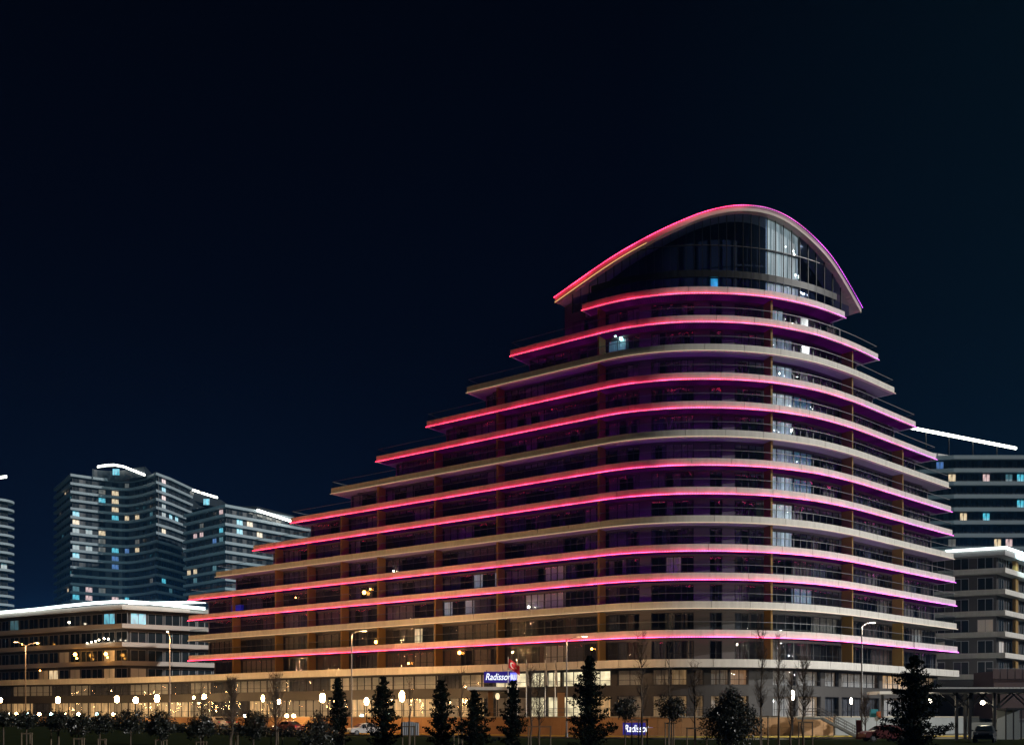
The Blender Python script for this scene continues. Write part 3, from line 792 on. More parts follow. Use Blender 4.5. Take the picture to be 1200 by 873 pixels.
mb = MB(); mb.sweep([p[:2] for p in sp], rect(-1.9, -0.7, -1.0, -0.3), zs=[p[2] for p in sp]); mb.obj('roof_edge', M['slab'], lb)
mb = MB(); mb.sweep([p[:2] for p in sp], rect(-13.2, -0.9, -1.3, -1.02), zs=[p[2] for p in sp]); mb.obj('roof', M['midwall'], lb)
lightstrip(lb, sp, 0.5)
def tower_fill(parent, p, size, rz, tilt, power):
    # added unseen area light, aimed up and back to fill the towers
    l = bpy.data.lights.new('tower_fill_light', 'AREA'); l.shape = 'RECTANGLE'; l.size = size; l.size_y = 0.5; l.energy = power; l.color = (0.62, 0.95, 1.0)
    o = link('tower_fill_light', l, parent, p); o.rotation_euler = (R(90+tilt), 0, R(rz)); return o
for px, py, r_, m_ in ((88, 766.5, .34, 'amber'), (124, 766, .32, 'amber'), (90, 771, .2, 'amber'), (126, 770, .18, 'amber'), (102, 753, .13, 'lanternw'), (107, 752, .15, 'lanternw'), (112, 751, .15, 'lanternw'), (116, 749.5, .15, 'lanternw'), (122, 748, .16, 'lanternw'), (127, 748.5, .17, 'lanternw'), (26, 754.5, .14, 'amber'), (44, 753.5, .16, 'amber'), (81, 729, .2, 'lanternw'), (47, 785.5, .15, 'amber')):
    Yl = spl(SY, px)-0.25; c = W(px, py, Yl); mb = MB(); mb.lathe(c, [(0.001, -r_), (r_*0.7, -r_*0.7), (r_, 0), (r_*0.7, r_*0.7), (0.001, r_)], 9); mb.obj('glow_spot', E[m_], lb, True)  # lamp reflections in the block's glass added as glowing balls
tower_fill(lb, (-80, 203, Z_(704, 187)+0.6), 50, 6, 14, 85000)
lightstrip(lb, [W(150, 707, 191), W(200, 706.2, 194), W(241, 705.2, 197)], 0.5)
# tall left tower with the wavy front
P1 = smooth_path([(-193, 431), (-174.2, 404), (-162, 413.5), (-156, 415.5), (-149, 411), (-139.7, 401), (-137, 411), (-134, 428)], 5)
P1 = [(-193, 431), (-174.2, 404)]+smooth_path([(-174.2, 404), (-168, 409.2), (-162, 413), (-156, 414.8), (-150, 411.5), (-144.5, 407), (-139.7, 402)], 3)[1:]+[(-137, 411), (-134, 430)]
LT1 = {}
for x, ys, m in ((91, (600, 649, 700), 'cyan'), (91, (626, 641, 690), 'cyand'), (91, (608,), 'warm'), (91, (618,), 'pink'),
                 (136, (576, 585, 595), 'warm'), (136, (604, 641), 'cyan'), (136, (648, 660), 'blue'), (112, (582,), 'warm'), (121, (583,), 'cyan'),
                 (147, (641,), 'blue'), (147, (697,), 'cyan'), (163, (606, 637), 'warm'), (137, (641, 697), 'pink'), (192, (567,), 'pink'), (192, (577,), 'cyan'), (192, (587,), 'pink'), (192, (595, 605), 'cyand'),
                 (192, (625,), 'warm'), (192, (683,), 'cyan'), (206, (598,), 'cyan'), (102, (618, 638), 'cyand'), (102, (688, 697), 'pink')):
    for y in ys: LT1[(x, y)] = m
def litfn(tab, tol, ytol, rnd=0.0):
    def f(k, x, rs):
        for (xx, yy), m in tab.items():
            if abs(xx-x) <= tol:
                Yq = f.Y; kk = round((Z_(yy, Yq)-zf(0)-1.75)/FH)
                if kk == k: return m
        if rs.random() < rnd: return rs.choice(['cyand', 'dim', 'dim', 'cyand', 'warm'])
        return None
    f.Y = 405.0
    return f
f1 = litfn(LT1, 6.5, 3, 0.05)
t1 = tower('apartment_tower', 'tall wavy fronted apartment tower at far left with a curved lit penthouse', 'tower', P1, 0, 26, [(-134, 455), (-190, 455)], 'towerband', 'towerwall',
           hb=1.0, depth=1.3, pitch=5.0, ww=2.7, lits=f1, wfrom=11, seed=11, group='apartment towers')
pen = smooth_path([W(108, 0, 409)[:2], W(114, 0, 411)[:2], W(135, 0, 413)[:2], W(150, 0, 410)[:2], W(170, 0, 405)[:2]], 4)
mb = MB(); mb.poly([(x, y) for x, y in pen]+[(-150, 440), (-172, 440)], zf(26)+0.1, zf(27)+0.8); mb.obj('penthouse', M['towerwall'], t1)
lightstrip(t1, [W(114, 547, 410), W(124, 545.5, 411.5), W(135, 545, 412), W(146, 547, 410.5), W(156, 551, 408), W(170, 556.5, 404)], 0.75, 'stripw', 0.6)
mb = MB(); mb.box(W(136, 553, 410.5), (2.6, 0.2, 2.4)); mb.obj('pane', E['cyan'], t1)
t3 = tower('apartment_tower', 'narrow dark tower half hidden between two left towers, two white bars on its roof', 'tower',
           [(-138, 432), (-134, 440), (-126, 462)], 0, 25, [(-126, 480), (-145, 470)], 'towerband', 'towerwall', hb=1.0, depth=1.2, pitch=5, ww=2.7, lits=lambda k, x, r: None, wfrom=18, seed=5, group='apartment towers')
lightstrip(t3, [W(213, 570, 428), W(233, 576.5, 438)], 0.75, 'stripw', 0.5); lightstrip(t3, [W(235.5, 577.4, 439), W(254, 583, 450)], 0.75, 'stripw', 0.5)
mb = MB(); mb.poly([(-137, 430), (-128, 452), (-128, 470), (-145, 460)], zf(25)+0.2, zf(26)+0.6); mb.obj('penthouse', M['towerwall'], t3)
# second left tower
P2 = mitre_path([(-124, 386), (-102.7, 366.7), (-94, 377), (-78, 398)], 5)
LT2 = {}
for x, ys, m in ((278, (618, 630), 'cyan'), (292, (610, 619), 'warm'), (300, (622,), 'warm'), (262, (628,), 'cyan'), (253, (640,), 'blue'), (225, (663,), 'warm'), (233, (624,), 'pink'), (253, (667,), 'cyand'), (258, (606,), 'pink')):
    for y in ys: LT2[(x, y)] = m
f2 = litfn(LT2, 6.0, 3, 0.04); f2.Y = 374.0
t2 = tower('apartment_tower', 'sharp cornered apartment tower just left of the hotel with one white roof bar', 'tower', P2, 0, 20, [(-78, 415), (-120, 412)], 'towerband', 'towerwall',
           hb=1.0, depth=1.3, pitch=4.4, ww=2.7, lits=f2, wfrom=8, seed=12, group='apartment towers')
lightstrip(t2, [W(301, 597.8, 375.8), W(340, 610.5, 388)], 0.8, 'stripw', 0.5)
mb = MB(); mb.poly([W(225, 0, 389)[:2], W(240, 0, 386)[:2], W(262, 0, 383)[:2], W(301, 0, 384)[:2], W(345, 0, 402)[:2], (-88, 415), (-115, 412)], zf(20)+0.2, zf(21)+0.4); mb.obj('penthouse', M['towerwall'], t2)
mb = MB(); mb.box(W(242, 588, 385.2), (2.2, 0.2, 2.2)); mb.obj('pane', E['cyan'], t2)
# tower cut by the left edge of the picture
P4 = smooth_path([(-235, 384), (-205, 384), (-197, 385.5), (-192.3, 389), (-191.5, 394), (-195, 398)], 5)
t4 = tower('apartment_tower', 'apartment tower with rounded balcony ends cut by the left edge of the photo', 'tower', P4, 0, 22, [(-235, 400)], 'towerband', 'towerwall',
           hb=0.9, depth=2.2, pitch=5, ww=2.7, lits=lambda k, x, r: 'cyand' if r.random() < 0.1 else None, wfrom=8, seed=14, group='apartment towers')
mb = MB(); mb.poly([(-235, 388), (-200, 388), (-196, 391), (-200, 398), (-235, 398)], zf(22)+0.3, Z_(561, 388)); mb.obj('penthouse', M['towerwall'], t4)
lightstrip(t4, [W(-20, 561, 386), W(0, 559.5, 386), W(8, 558.5, 387)], 0.9, 'stripw', 0.4)
# right tower behind
P5 = mitre_path([(97, 266), (104, 261), (112, 259.5), (150, 259.5)], 5)
LT5 = {}
for x, ys, m in ((1122, (544, 559), 'cyan'), (1148, (558,), 'cyand'), (1160, (560,), 'pink'), (1191, (589, 562), 'cyan'), (1126, (606,), 'warm'), (1151, (606,), 'cyan'), (1163, (606,), 'warm'),
                 (1176, (620, 636), 'cyan'), (1168, (634,), 'warm'), (1180, (636,), 'pink'), (1105, (545,), 'blue')):
    for y in ys: LT5[(x, y)] = m
f5 = litfn(LT5, 5.2, 3, 0.05); f5.Y = 261.0
t5 = tower('apartment_tower', 'apartment tower behind the hotel at right with a long slanting white light line above it', 'tower', P5, 0, 17, [(150, 290), (100, 290)], 'towerband', 'towerwall',
           hb=1.0, depth=1.4, pitch=2.9, ww=1.9, lits=f5, wfrom=5, seed=15, group='apartment towers')
mb = MB(); mb.poly([W(1040, 0, 253)[:2], W(1076, 0, 260)[:2], W(1188, 0, 276.5)[:2], (136, 289), (105, 289)], zf(17)+0.3, zf(18)-0.9); mb.obj('penthouse', M['towerwall'], t5)
for px_, py_, Y_ in ((1085, 505, 257.8), (1112, 510.3, 261.7), (1140, 515.8, 265.9), (1168, 521.2, 270)):
    c = W(px_, py_, Y_+0.6); mb = MB(); mb.tube((c[0], c[1], zf(17)+0.5), (c[0], c[1], c[2]-0.1), 0.12, 0.12, 6); mb.obj('strip_post', M['dark'], t5)
lightstrip(t5, [W(1060, 500, 253), W(1076, 503.2, 256.2), W(1190, 525.5, 273.2)], 0.62, 'stripw', 0.4)
# right mid block
P6 = mitre_path([W(1085, 0, 163.5)[:2], W(1108, 0, 162.5)[:2], W(1178, 0, 159)[:2], W(1202, 0, 166)[:2], W(1240, 0, 178)[:2]], 3)
rb = tower('apartment_block', 'mid height apartment block at right edge with pale bands and white roof light', 'apartment block', P6, -1, 5, [(95, 185), (70, 185)], 'band', 'midwall',
           hb=0.80, depth=1.7, pitch=3.5, ww=2.3, lits=lambda k, x, r: 'dim' if r.random() < 0.10 else None, frame='framelt', seed=21, hfac=0.88)
for k in range(-1, 5):
    mb = MB()
    for x, Y in ((1196, 164.6), (1215, 170.5)):
        p = W(x, 0, Y); mb.box((p[0]-0.4, p[1]+0.9, zf(k)+1.75), (0.5, 1.6, 2.9), R(-40))
    mb.obj('balcony_divider', M['ochre'], rb)
sp = [W(1108, 645.6, 162.2), W(1178, 641.6, 158.7), W(1202, 650.5, 165.7), W(1240, 663, 177.5)]
sp[0] = (sp[0][0], sp[0][1], sp[1][2]); 
sp = [(a, b, sp[1][2]) for a, b, c in sp]
lightstrip(rb, sp, 0.36)
tower_fill(rb, (77, 161.5, sp[0][2]+0.9), 12, 0, 16, 9000)
mb = MB(); mb.sweep([p[:2] for p in sp], rect(-8, -0.05, sp[0][2]-1.1, sp[0][2]-0.2)); mb.obj('roof_edge', M['slab'], rb)
# small rust-brown kiosk floor right of the hotel
kb = thing('rust_brown_annex', 'low rust brown annex with a mesh balcony behind the shelter roof at right', 'annex', (70, 140, 0))
mb = MB(); mb.box((X_(1195, 140), 141, 5.2), (9, 6, 6.4)); mb.obj('wall', M['brown'], kb)
for i in range(8):
    mb = MB(); mb.box((X_(1170, 137)+i*1.0, 137.6, 8.0), (0.9, 0.06, 1.3)); mb.obj('balcony_panel', M['brown'], kb)
mb = MB(); mb.box((X_(1195, 137), 137.6, 8.72), (8.2, 0.1, 0.08)); mb.obj('handrail', M['railm'], kb)

# ------------------------------------------------------------------ street lamps (each carries its own light)
def street_lamp(px, Y, ytop, arms, col, power, label, red=False):
    X = X_(px, Y); g = gz(X, Y); zt = Z_(ytop, Y)
    t = thing('street_lamp', label, 'street lamp', (X, Y, g), 'street lamps along the hotel road')
    mb = MB(); mb.lathe((X, Y, g), [(0.16, 0), (0.16, 0.5), (0.10, 0.55), (0.06, zt-g-0.2), (0.05, zt-g)], 10); mb.obj('pole', M['steel'], t, True)
    for dx, dy in arms:
        hx, hy, hz = X+dx, Y+dy, zt+0.35
        mb = MB(); mb.tube((X, Y, zt-0.1), (X+dx*0.5, Y+dy*0.5, zt+0.25), 0.035); mb.tube((X+dx*0.5, Y+dy*0.5, zt+0.25), (hx, hy, hz), 0.035); mb.obj('arm', M['steel'], t)
        a = math.atan2(dy, dx)
        mb = MB(); mb.box((hx+0.25*math.cos(a), hy+0.25*math.sin(a), hz+0.03), (0.75, 0.28, 0.09), a); hd = mb.obj('lamp_head', M['steel'], t)
        mb = MB(); mb.box((hx+0.28*math.cos(a), hy+0.28*math.sin(a), hz-0.028), (0.45, 0.2, 0.02), a); mb.obj('lens', emit('street_lens', col, 6.0), hd)
        l = bpy.data.lights.new('lamp_light', 'POINT'); l.energy = power/len(arms); l.color = col; l.shadow_soft_size = 0.25
        lo = link('lamp_light', l, t, (hx+0.28*math.cos(a), hy+0.28*math.sin(a), hz-0.35))
SOD = (1.0, 0.50, 0.20)
street_lamp(30, 150, 756, [(1.6, -0.2), (-0.5, -1.6)], SOD, 5400, 'two armed steel street lamp at far left in front of the low block')
street_lamp(199, 138, 744, [(0.3, -1.6)], SOD, 5400, 'tall steel street lamp left of the hotel, before the low block end')
street_lamp(412, 124, 742, [(1.2, 0.6)], SOD, 5400, 'steel street lamp between the two left conifers before the hotel')
street_lamp(664, 110, 749, [(1.7, 0.3)], (1.0, 0.60, 0.30), 2400, 'steel street lamp with right arm beside the tallest middle conifer')
street_lamp(1010, 103, 733, [(0.9, 0.2)], (1.0, 0.88, 0.70), 2200, 'steel street lamp by the red banner and concrete stairs')

street_lamp(1270, 110, 748, [(-0.6, 1.2)], (1.0, 0.97, 0.88), 7500, 'added steel street lamp out of view beyond the right edge, filling the right block')  # added out of view to light the right-hand block
# lantern posts with glowing cylinders
def lantern(px, y, Y, h, r, label, m='lantern', zb=None):
    X = X_(px, Y); zc = Z_(y, Y); g = gz(X, Y) if zb is None else zb
    h *= 0.85; r *= 0.76
    t = thing('lantern_post', label, 'lantern', (X, Y, g), 'glowing lantern posts along the hotel front')
    mb = MB(); mb.tube((X, Y, g), (X, Y, zc-h/2), 0.06, 0.05, 8); mb.obj('post', M['dark'], t)
    mb = MB(); mb.lathe((X, Y, zc), [(0.01, -h/2), (r*0.45, -h*0.47), (r*0.82, -h*0.34), (r, -h*0.12), (r, h*0.12), (r*0.82, h*0.34), (r*0.45, h*0.47), (0.01, h/2)], 14); mb.obj('lamp_glass', E[m], t, True)
    mb = MB(); mb.lathe((X, Y, zc), [(0.01, h/2+0.1), (r*0.6, h/2+0.07), (r*1.15, h/2+0.005), (0.01, h/2+0.004)], 12); mb.obj('cap', M['dark'], t)
for px, y, Y, h, r, lab in (
    (0.5, 820, 176, .95, .40, 'glowing lantern post cut by the left edge'),
    (68, 820, 170, 1.25, .46, 'glowing lantern post alone before the lit shops at left'),
    (137, 819, 164, 1.25, .46, 'glowing lantern post, left one of the close trio below the low block'),
    (159, 820, 163, 1.15, .50, 'glowing lantern post, middle one of the close trio below the low block'),
    (184, 818, 160, 1.35, .50, 'glowing lantern post, right one of the close trio below the low block'),
    (227, 817, 154, .5, .22, 'small glowing lantern post beside the round bright one'),
    (239, 816, 153, .9, .50, 'glowing lantern post before the wooden shop door left of the hotel'),
    (308, 818, 146, 1.1, .28, 'slim glowing lantern post left of the bare bushy tree'),
    (327, 822, 144, .85, .34, 'glowing lantern post right behind the bare bushy tree'),
    (378, 817.5, 139, 1.45, .48, 'glowing lantern post left of the leftmost dark conifer'),
    (429.5, 821.5, 135, 1.15, .38, 'glowing lantern post between the two left conifers'),
    (471, 815.5, 131, 1.6, .44, 'glowing lantern post right of the second conifer')):
    lantern(px, y, Y, h, r, lab, 'lantern')
lantern(929, 814, 112, 1.3, .24, 'tall pale lantern among the bare trees left of the stairs', 'lanternw')
lantern(997.5, 821, 112, .85, .17, 'slim pale lantern on the terrace above the concrete stairs', 'lanternw', DECK)
lantern(583, 815.5, 126.5, .95, .34, 'bright white lantern under the hotel entrance sign', 'lobby', DECK)
for px, m, lab in ((10, 'lanternw', 'small globe garden lamp at the far left hedge end'), (19, 'lantern', 'small amber globe garden lamp second from the left edge'), (32, 'cyanlamp', 'small pale cyan globe garden lamp near the two armed street lamp'),
                   (46, 'lantern', 'small amber globe garden lamp left of the cyan globe pair'), (60, 'cyanlamp', 'small pale cyan globe garden lamp below the lone lantern'),
                   (76, 'lantern', 'small amber globe garden lamp right below the lone lantern'), (92, 'lantern', 'small amber globe garden lamp midway along the lit shops'),
                   (113.5, 'cyanlamp', 'small pale cyan globe garden lamp nearest the low block corner'), (133, 'lantern', 'small amber globe garden lamp below the lantern trio'),
                   (287, 'lanternw', 'small globe garden lamp by the shop left of the bare trees'), (336, 'lantern', 'amber globe garden lamp above the pink parked car'), (344, 'lantern', 'small amber globe garden lamp behind the lawn edge'), (424, 'cyanlamp', 'small white globe garden lamp between the left conifers')):
    Y = 152 if px < 200 else 140; X = X_(px, Y); zc = Z_(836.5 if px < 280 else 838.5, Y); g = gz(X, Y)
    t = thing('garden_lamp', lab, 'garden lamp', (X, Y, g), 'small globe lamps along the shop path')
    mb = MB(); mb.tube((X, Y, g), (X, Y, zc-0.2), 0.04, 0.04, 6); mb.obj('post', M['dark'], t)
    r = 0.24; mb = MB(); mb.lathe((X, Y, zc), [(0.01, -r), (r*0.7, -r*0.7), (r, 0), (r*0.7, r*0.7), (0.01, r)], 10); mb.obj('globe', E[m], t, True)

# ------------------------------------------------------------------ entrance: sign, canopy, columns, flagpoles
def text(name, body, size, loc, m, parent, ext=0.03, shear=0.0, rz=0.0, bold=0.0, align='LEFT'):
    c = bpy.data.curves.new(name, 'FONT'); c.body = body; c.size = size; c.extrude = ext; c.shear = shear; c.offset = bold; c.align_x = align
    c.materials.append(m); tmp = bpy.data.objects.new(name, c); me = bpy.data.meshes.new_from_object(tmp); bpy.data.objects.remove(tmp); bpy.data.curves.remove(c)
    o = link(name, me, parent, loc); o.rotation_euler = (R(90), 0, rz); return o
def hotel_sign(px0, px1, y0, y1, Y, label, xb):
    X0, X1 = X_(px0, Y), X_(px1, Y); z0, z1 = Z_(y1, Y), Z_(y0, Y); wd = X1-X0; h = z1-z0
    t = thing('hotel_sign', label, 'sign', ((X0+X1)/2, Y, z0), 'blue and white hotel signs')
    mb = MB(); mb.b2(X0, X1, Y, Y+0.12, z0, z1); mb.obj('sign_board', E['signd'], t)
    xs_ = X0+wd*xb
    mb = MB(); mb.b2(xs_, X1-wd*0.02, Y-0.06, Y-0.003, z0+h*0.12, z1-h*0.10); bx = mb.obj('blue_box', E['signb'], t)
    text('lettering', 'Radisson', h*0.86, (X0+wd*0.04, Y-0.03, z0+h*0.24), E['signw'], t, 0.02, 0.25, 0, 0.0).scale = (wd*(xb-0.06)/(h*0.86*3.35), 1, 1)
    o = text('lettering', 'BLU', h*0.62, ((xs_+X1)/2, Y-0.08, z0+h*0.30), E['signw'], bx, 0.01, 0, 0, 0.008, 'CENTER'); o.parent = t; o.location = Vector(((xs_+X1)/2-wd*0.01, Y-0.08, z0+h*0.30))-WORLD[t.name]
    o.scale = (wd*(1-xb)*0.82/(h*0.62*1.85), 1, 1)
    return t
s1 = hotel_sign(567, 606.5, 786.5, 799.5, 127.2, 'large glowing blue hotel sign hung over the entrance canopy', 0.78)
mb = MB(); mb.tube((X_(570, 127.3), 127.35, Z_(786.5, 127.3)), (X_(570, 127.3), 127.35, z0c+0.1), 0.04); mb.tube((X_(603, 127.3), 127.35, Z_(786.5, 127.3)), (X_(603, 127.3), 127.35, z0c+0.1), 0.04); mb.obj('hanger', M['dark'], s1)
Yw = RF(X_(748, 115))-0.25
s2 = hotel_sign(730, 765.5, 846.5, 860.5, Yw, 'small glowing blue hotel sign low on the orange terrace wall', 0.82)
# entrance canopy and its columns
ec = thing('entrance_canopy', 'flat entrance canopy with rust coloured column below the large hotel sign', 'canopy', (X_(566, 127), 126, DECK))
mb = MB(); mb.b2(X_(548, 126), X_(603, 126), 124.6, 131.0, Z_(808.5, 126), Z_(804.8, 126)); mb.obj('canopy_roof', M['white'], ec)
mb = MB(); mb.b2(X_(548, 126)+.2, X_(603, 126)-.2, 124.8, 130.8, Z_(809.5, 126), Z_(808.6, 126)); mb.obj('soffit', M['clad'], ec)
for px in (575, 599):
    mb = MB(); mb.box((X_(px, 126), 126, (DECK+Z_(809.5, 126))/2), (0.62, 0.6, Z_(809.6, 126)-DECK)); mb.obj('column', M['stone'], ec)
mb = MB(); mb.box((X_(658, 124.5), 125.6, DECK+1.5), (0.9, 0.5, 3.0)); tag(mb.obj('entrance_pillar', M['stone']), 'rust orange pillar before the bright lobby windows', 'pillar')
FL = [(595.5, 'flagpole flying the red flag with white crescent', 'red'), (606, 'bare flagpole right behind the red flag', None), (616.7, 'flagpole with a limp pale flag nearest the red flag', 'pale'),
      (638.8, 'flagpole with a limp pale flag in the middle of the lobby', 'pale'), (650.5, 'flagpole with a limp pale flag nearest the right street lamp', 'pale')]
for px, lab, fl in FL:
    Y = 121.3; X = X_(px, Y); zt = Z_(773 if fl != 'red' else 770, Y)
    t = thing('flagpole', lab, 'flagpole', (X, Y, DECK), 'flagpoles in front of the lobby')
    mb = MB(); mb.tube((X, Y, DECK), (X, Y, zt), 0.06, 0.04, 8); mb.obj('pole', M['white'], t)
    mb = MB(); mb.lathe((X, Y, zt), [(0.01, 0), (0.08, 0.06), (0.01, 0.14)], 8); mb.obj('finial', M['railm'], t)
    if fl:
        nx_, nz_ = 9, 8; mb = MB(); red = fl == 'red'
        wdt, hgt = (1.3, 1.75) if red else (0.32, 2.7)
        def fp(u, v):
            if red: return (X+0.06+wdt*u, Y-0.12-0.16*math.sin(u*7+v*1.5), zt-0.15-hgt*0.62*v-0.95*u*(0.75+0.25*u))
            return (X+0.05+wdt*(0.35+0.65*v)*u, Y-0.12-0.10*math.sin(u*14+v*2), zt-0.2-hgt*v-0.25*u)
        for i in range(nx_):
            for j in range(nz_):
                q = [fp((i+a)/nx_, (j+b)/nz_) for a, b in ((0, 0), (1, 0), (1, 1), (0, 1))]
                mb.quad(*q)
        fo = mb.obj('flag', M['red'] if red else M['cloth'], t, True)
        if red:
            mb = MB()      # crescent and star, lying on the cloth
            def onf(u, v):
                p = fp(u, v); return (p[0], p[1]-0.02, p[2])
            n = 20
            outer = [(0.36+0.22*math.cos(a), 0.5+0.30*math.sin(a)) for a in [R(35)+R(290)*i/n for i in range(n+1)]]
            inn_ = [(0.42+0.175*math.cos(a), 0.5+0.24*math.sin(a)) for a in [R(42)+R(276)*i/n for i in range(n+1)]]
            for i in range(n): mb.quad(onf(*outer[i]), onf(*outer[i+1]), onf(*inn_[i+1]), onf(*inn_[i]))
            st = [(0.68+(0.10 if i % 2 == 0 else 0.04)*math.cos(math.pi+i*math.pi/5), 0.5+(0.14 if i % 2 == 0 else 0.055)*math.sin(math.pi+i*math.pi/5)) for i in range(10)]
            for i in range(10): mb.tri(onf(0.68, 0.5), onf(*st[i]), onf(*st[(i+1) % 10]))
            mb.obj('crescent_and_star', M['white'], fo)

# ------------------------------------------------------------------ right side: grey wall, stairs, banner, shelter
gw = thing('grey_terrace_wall', 'grey rendered terrace wall behind the stairs at right', 'wall', (45, 115, 0))
gp = off(ppath(950, 1124, 16), 3.6)
for a, b in zip(gp, gp[1:]):
    mb = MB(); mb.sweep([a, b], rect(-0.3, 0, -0.3, DECK-0.02)); mb.obj('wall_panel', M['greywall'], gw)
    mb = MB(); mb.sweep([a, b], rect(-0.36, 0.05, DECK-0.015, DECK+0.12)); mb.obj('coping_stone', M['kerb'], gw)
stn = thing('outdoor_stairs', 'concrete outdoor stairs with steel railings going down from the terrace', 'stairs', (X_(980, 112), 112, 0))
sx0, sy0 = X_(950, 113), 113.2
ux, uy = math.cos(R(-12)), math.sin(R(-12)); ang = R(-12)
mb = MB(); mb.box((sx0-0.1*ux, sy0-0.1*uy, DECK-0.12), (2.6, 2.0, 0.24), ang); mb.obj('landing', M['greywall'], stn)
NS = 14
for i in range(NS):
    d = 1.2+0.3*i; z = DECK-0.165*(i+1)
    mb = MB(); mb.box((sx0+ux*(d+0.15), sy0+uy*(d+0.15), z-0.03), (0.32, 2.0, 0.06), ang); mb.obj('step', M['kerb'], stn)
for sgn in (-1, 1):
    ox, oy = -uy*0.98*sgn, ux*0.98*sgn
    mb = MB(); p = (sx0+ux*1.2+ox, sy0+uy*1.2+oy, DECK-0.28); q = (sx0+ux*(1.2+0.3*NS)+ox, sy0+uy*(1.2+0.3*NS)+oy, DECK-0.28-0.165*NS)
    for dz in (0.0,): mb.quad(p, q, (q[0], q[1], q[2]+0.32), (p[0], p[1], p[2]+0.32)); mb.quad((p[0]+.05, p[1]-.05, p[2]), (q[0]+.05, q[1]-.05, q[2]), (q[0]+.05, q[1]-.05, q[2]+0.32), (p[0]+.05, p[1]-.05, p[2]+0.32))
    mb.obj('stringer', M['greywall'], stn)
    for zz in (0.62, 0.95, 1.25):
        mb = MB(); mb.tube((p[0]-1.6*ux, p[1]-1.6*uy, p[2]+zz), (p[0], p[1], p[2]+zz), 0.03); mb.tube((p[0], p[1], p[2]+zz), (q[0], q[1], q[2]+zz), 0.03); mb.obj('handrail', M['railm'], stn)
    for i in range(6):
        t_ = i/5; mb = MB(); mb.tube((p[0]+(q[0]-p[0])*t_, p[1]+(q[1]-p[1])*t_, p[2]+(q[2]-p[2])*t_+0.2), (p[0]+(q[0]-p[0])*t_, p[1]+(q[1]-p[1])*t_, p[2]+(q[2]-p[2])*t_+1.25), 0.028); mb.obj('post', M['railm'], stn)
Y = 101; bX = X_(1006.5, Y)
bn = thing('vertical_banner', 'red vertical banner hanging on a post beside the stairs', 'banner', (bX, Y, 0))
mb = MB(); mb.tube((bX-0.28, Y, 0), (bX-0.28, Y, 2.0), 0.03); mb.obj('post', M['steel'], bn)
mb = MB()
for j in range(10):
    z0 = 1.92-0.19*j; x0 = 0.03*math.sin(j*0.9); x1 = 0.03*math.sin((j+1)*0.9)
    mb.quad((bX-0.24, Y+x0, z0), (bX+0.24, Y+x0, z0), (bX+0.24, Y+x1, z0-0.19), (bX-0.24, Y+x1, z0-0.19))
mb.obj('banner_cloth', mat('faded_red_cloth', (0.28, 0.06, 0.06), 0.85), bn)
Y = 104; sX = X_(1027.5, Y)
sg = thing('parking_sign', 'small round pale sign on a thin post before the grey wall', 'sign', (sX, Y, 0))
mb = MB(); mb.tube((sX, Y, 0), (sX, Y, 2.3), 0.03); mb.obj('post', M['steel'], sg)
mb = MB(); mb.tube((sX, Y-0.05, 2.05), (sX, Y-0.03, 2.05), 0.24, 0.24, 14); mb.obj('sign_plate', M['white'], sg)
mb = MB(); mb.box((X_(1024, 116), 116, DECK+0.45), (0.8, 0.5, 0.9)); tag(mb.obj('kiosk_panel', M['turq']), 'turquoise panel on the terrace above the grey wall', 'panel')
mb = MB(); mb.box((X_(1031, 115.4), 115.4, DECK+0.3), (0.65, 0.4, 0.7)); tag(mb.obj('planter_panel', M['orange']), 'orange red panel on the terrace beside the turquoise one', 'panel')
# shelter (pergola) with steel posts and braces
SY_ = 97.0
sh = thing('road_shelter', 'long steel shelter roof on braced posts with white edge tiles at right', 'shelter', (X_(1150, SY_), SY_, 0))
xa, xb_ = X_(1078, SY_), X_(1235, SY_); zt = Z_(806, SY_)
mb = MB(); mb.b2(xa, xb_, SY_, SY_+7, zt-0.42, zt-0.06); mb.obj('roof', M['dark'], sh)
nt_ = 36
for i in range(nt_):
    a = xa+(xb_-xa)*i/nt_; mb = MB(); mb.b2(a+0.02, a+(xb_-xa)/nt_-0.02, SY_-0.06, SY_+0.25, zt-0.055, zt+0.09); mb.obj('edge_tile', M['white'], sh)
for px in (1121, 1131, 1136.5, 1165, 1170, 1205, 1211):
    dY = 0.6 if px in (1121, 1136.5, 1165, 1205) else 5.5
    X = X_(px, SY_+dY); mb = MB(); mb.box((X, SY_+dY, (zt-0.42)/2), (0.24, 0.24, zt-0.424)); mb.obj('post', M['dark'], sh)
    for sgn in (-1, 1):
        mb = MB(); mb.tube((X, SY_+dY, zt-1.9), (X+sgn*1.6, SY_+dY, zt-0.43), 0.09, 0.09, 4); mb.obj('brace', M['dark'], sh)
for px, y in ((1089.5, 821), (1151.5, 823)):
    Y = SY_+2.5; X = X_(px, Y); z = Z_(y, Y); mb = MB(); mb.lathe((X, Y, z), [(0.01, -0.2), (0.18, -0.12), (0.22, 0.0), (0.15, 0.15), (0.01, 0.2)], 10); lo = mb.obj('hanging_lamp', E['lanternw'], sh, True)
    mb = MB(); mb.tube((X, Y, z+0.2), (X, Y, zt-0.42), 0.015); mb.obj('lamp_cord', M['dark'], sh)
    l = bpy.data.lights.new('lamp_light', 'POINT'); l.energy = 90; l.color = (1, 0.86, 0.62); l.shadow_soft_size = 0.2; link('lamp_light', l, sh, (X, Y-0.3, z-0.35))
lr = thing('side_canopy', 'small flat side canopy by the right hotel entrance behind the big conifer', 'canopy', (X_(1045, 112), 112, DECK))
mb = MB(); mb.b2(X_(1031, 110), X_(1080, 110), 110, 114, Z_(813, 110), Z_(809.5, 110)); mb.obj('canopy_roof', M['white'], lr)
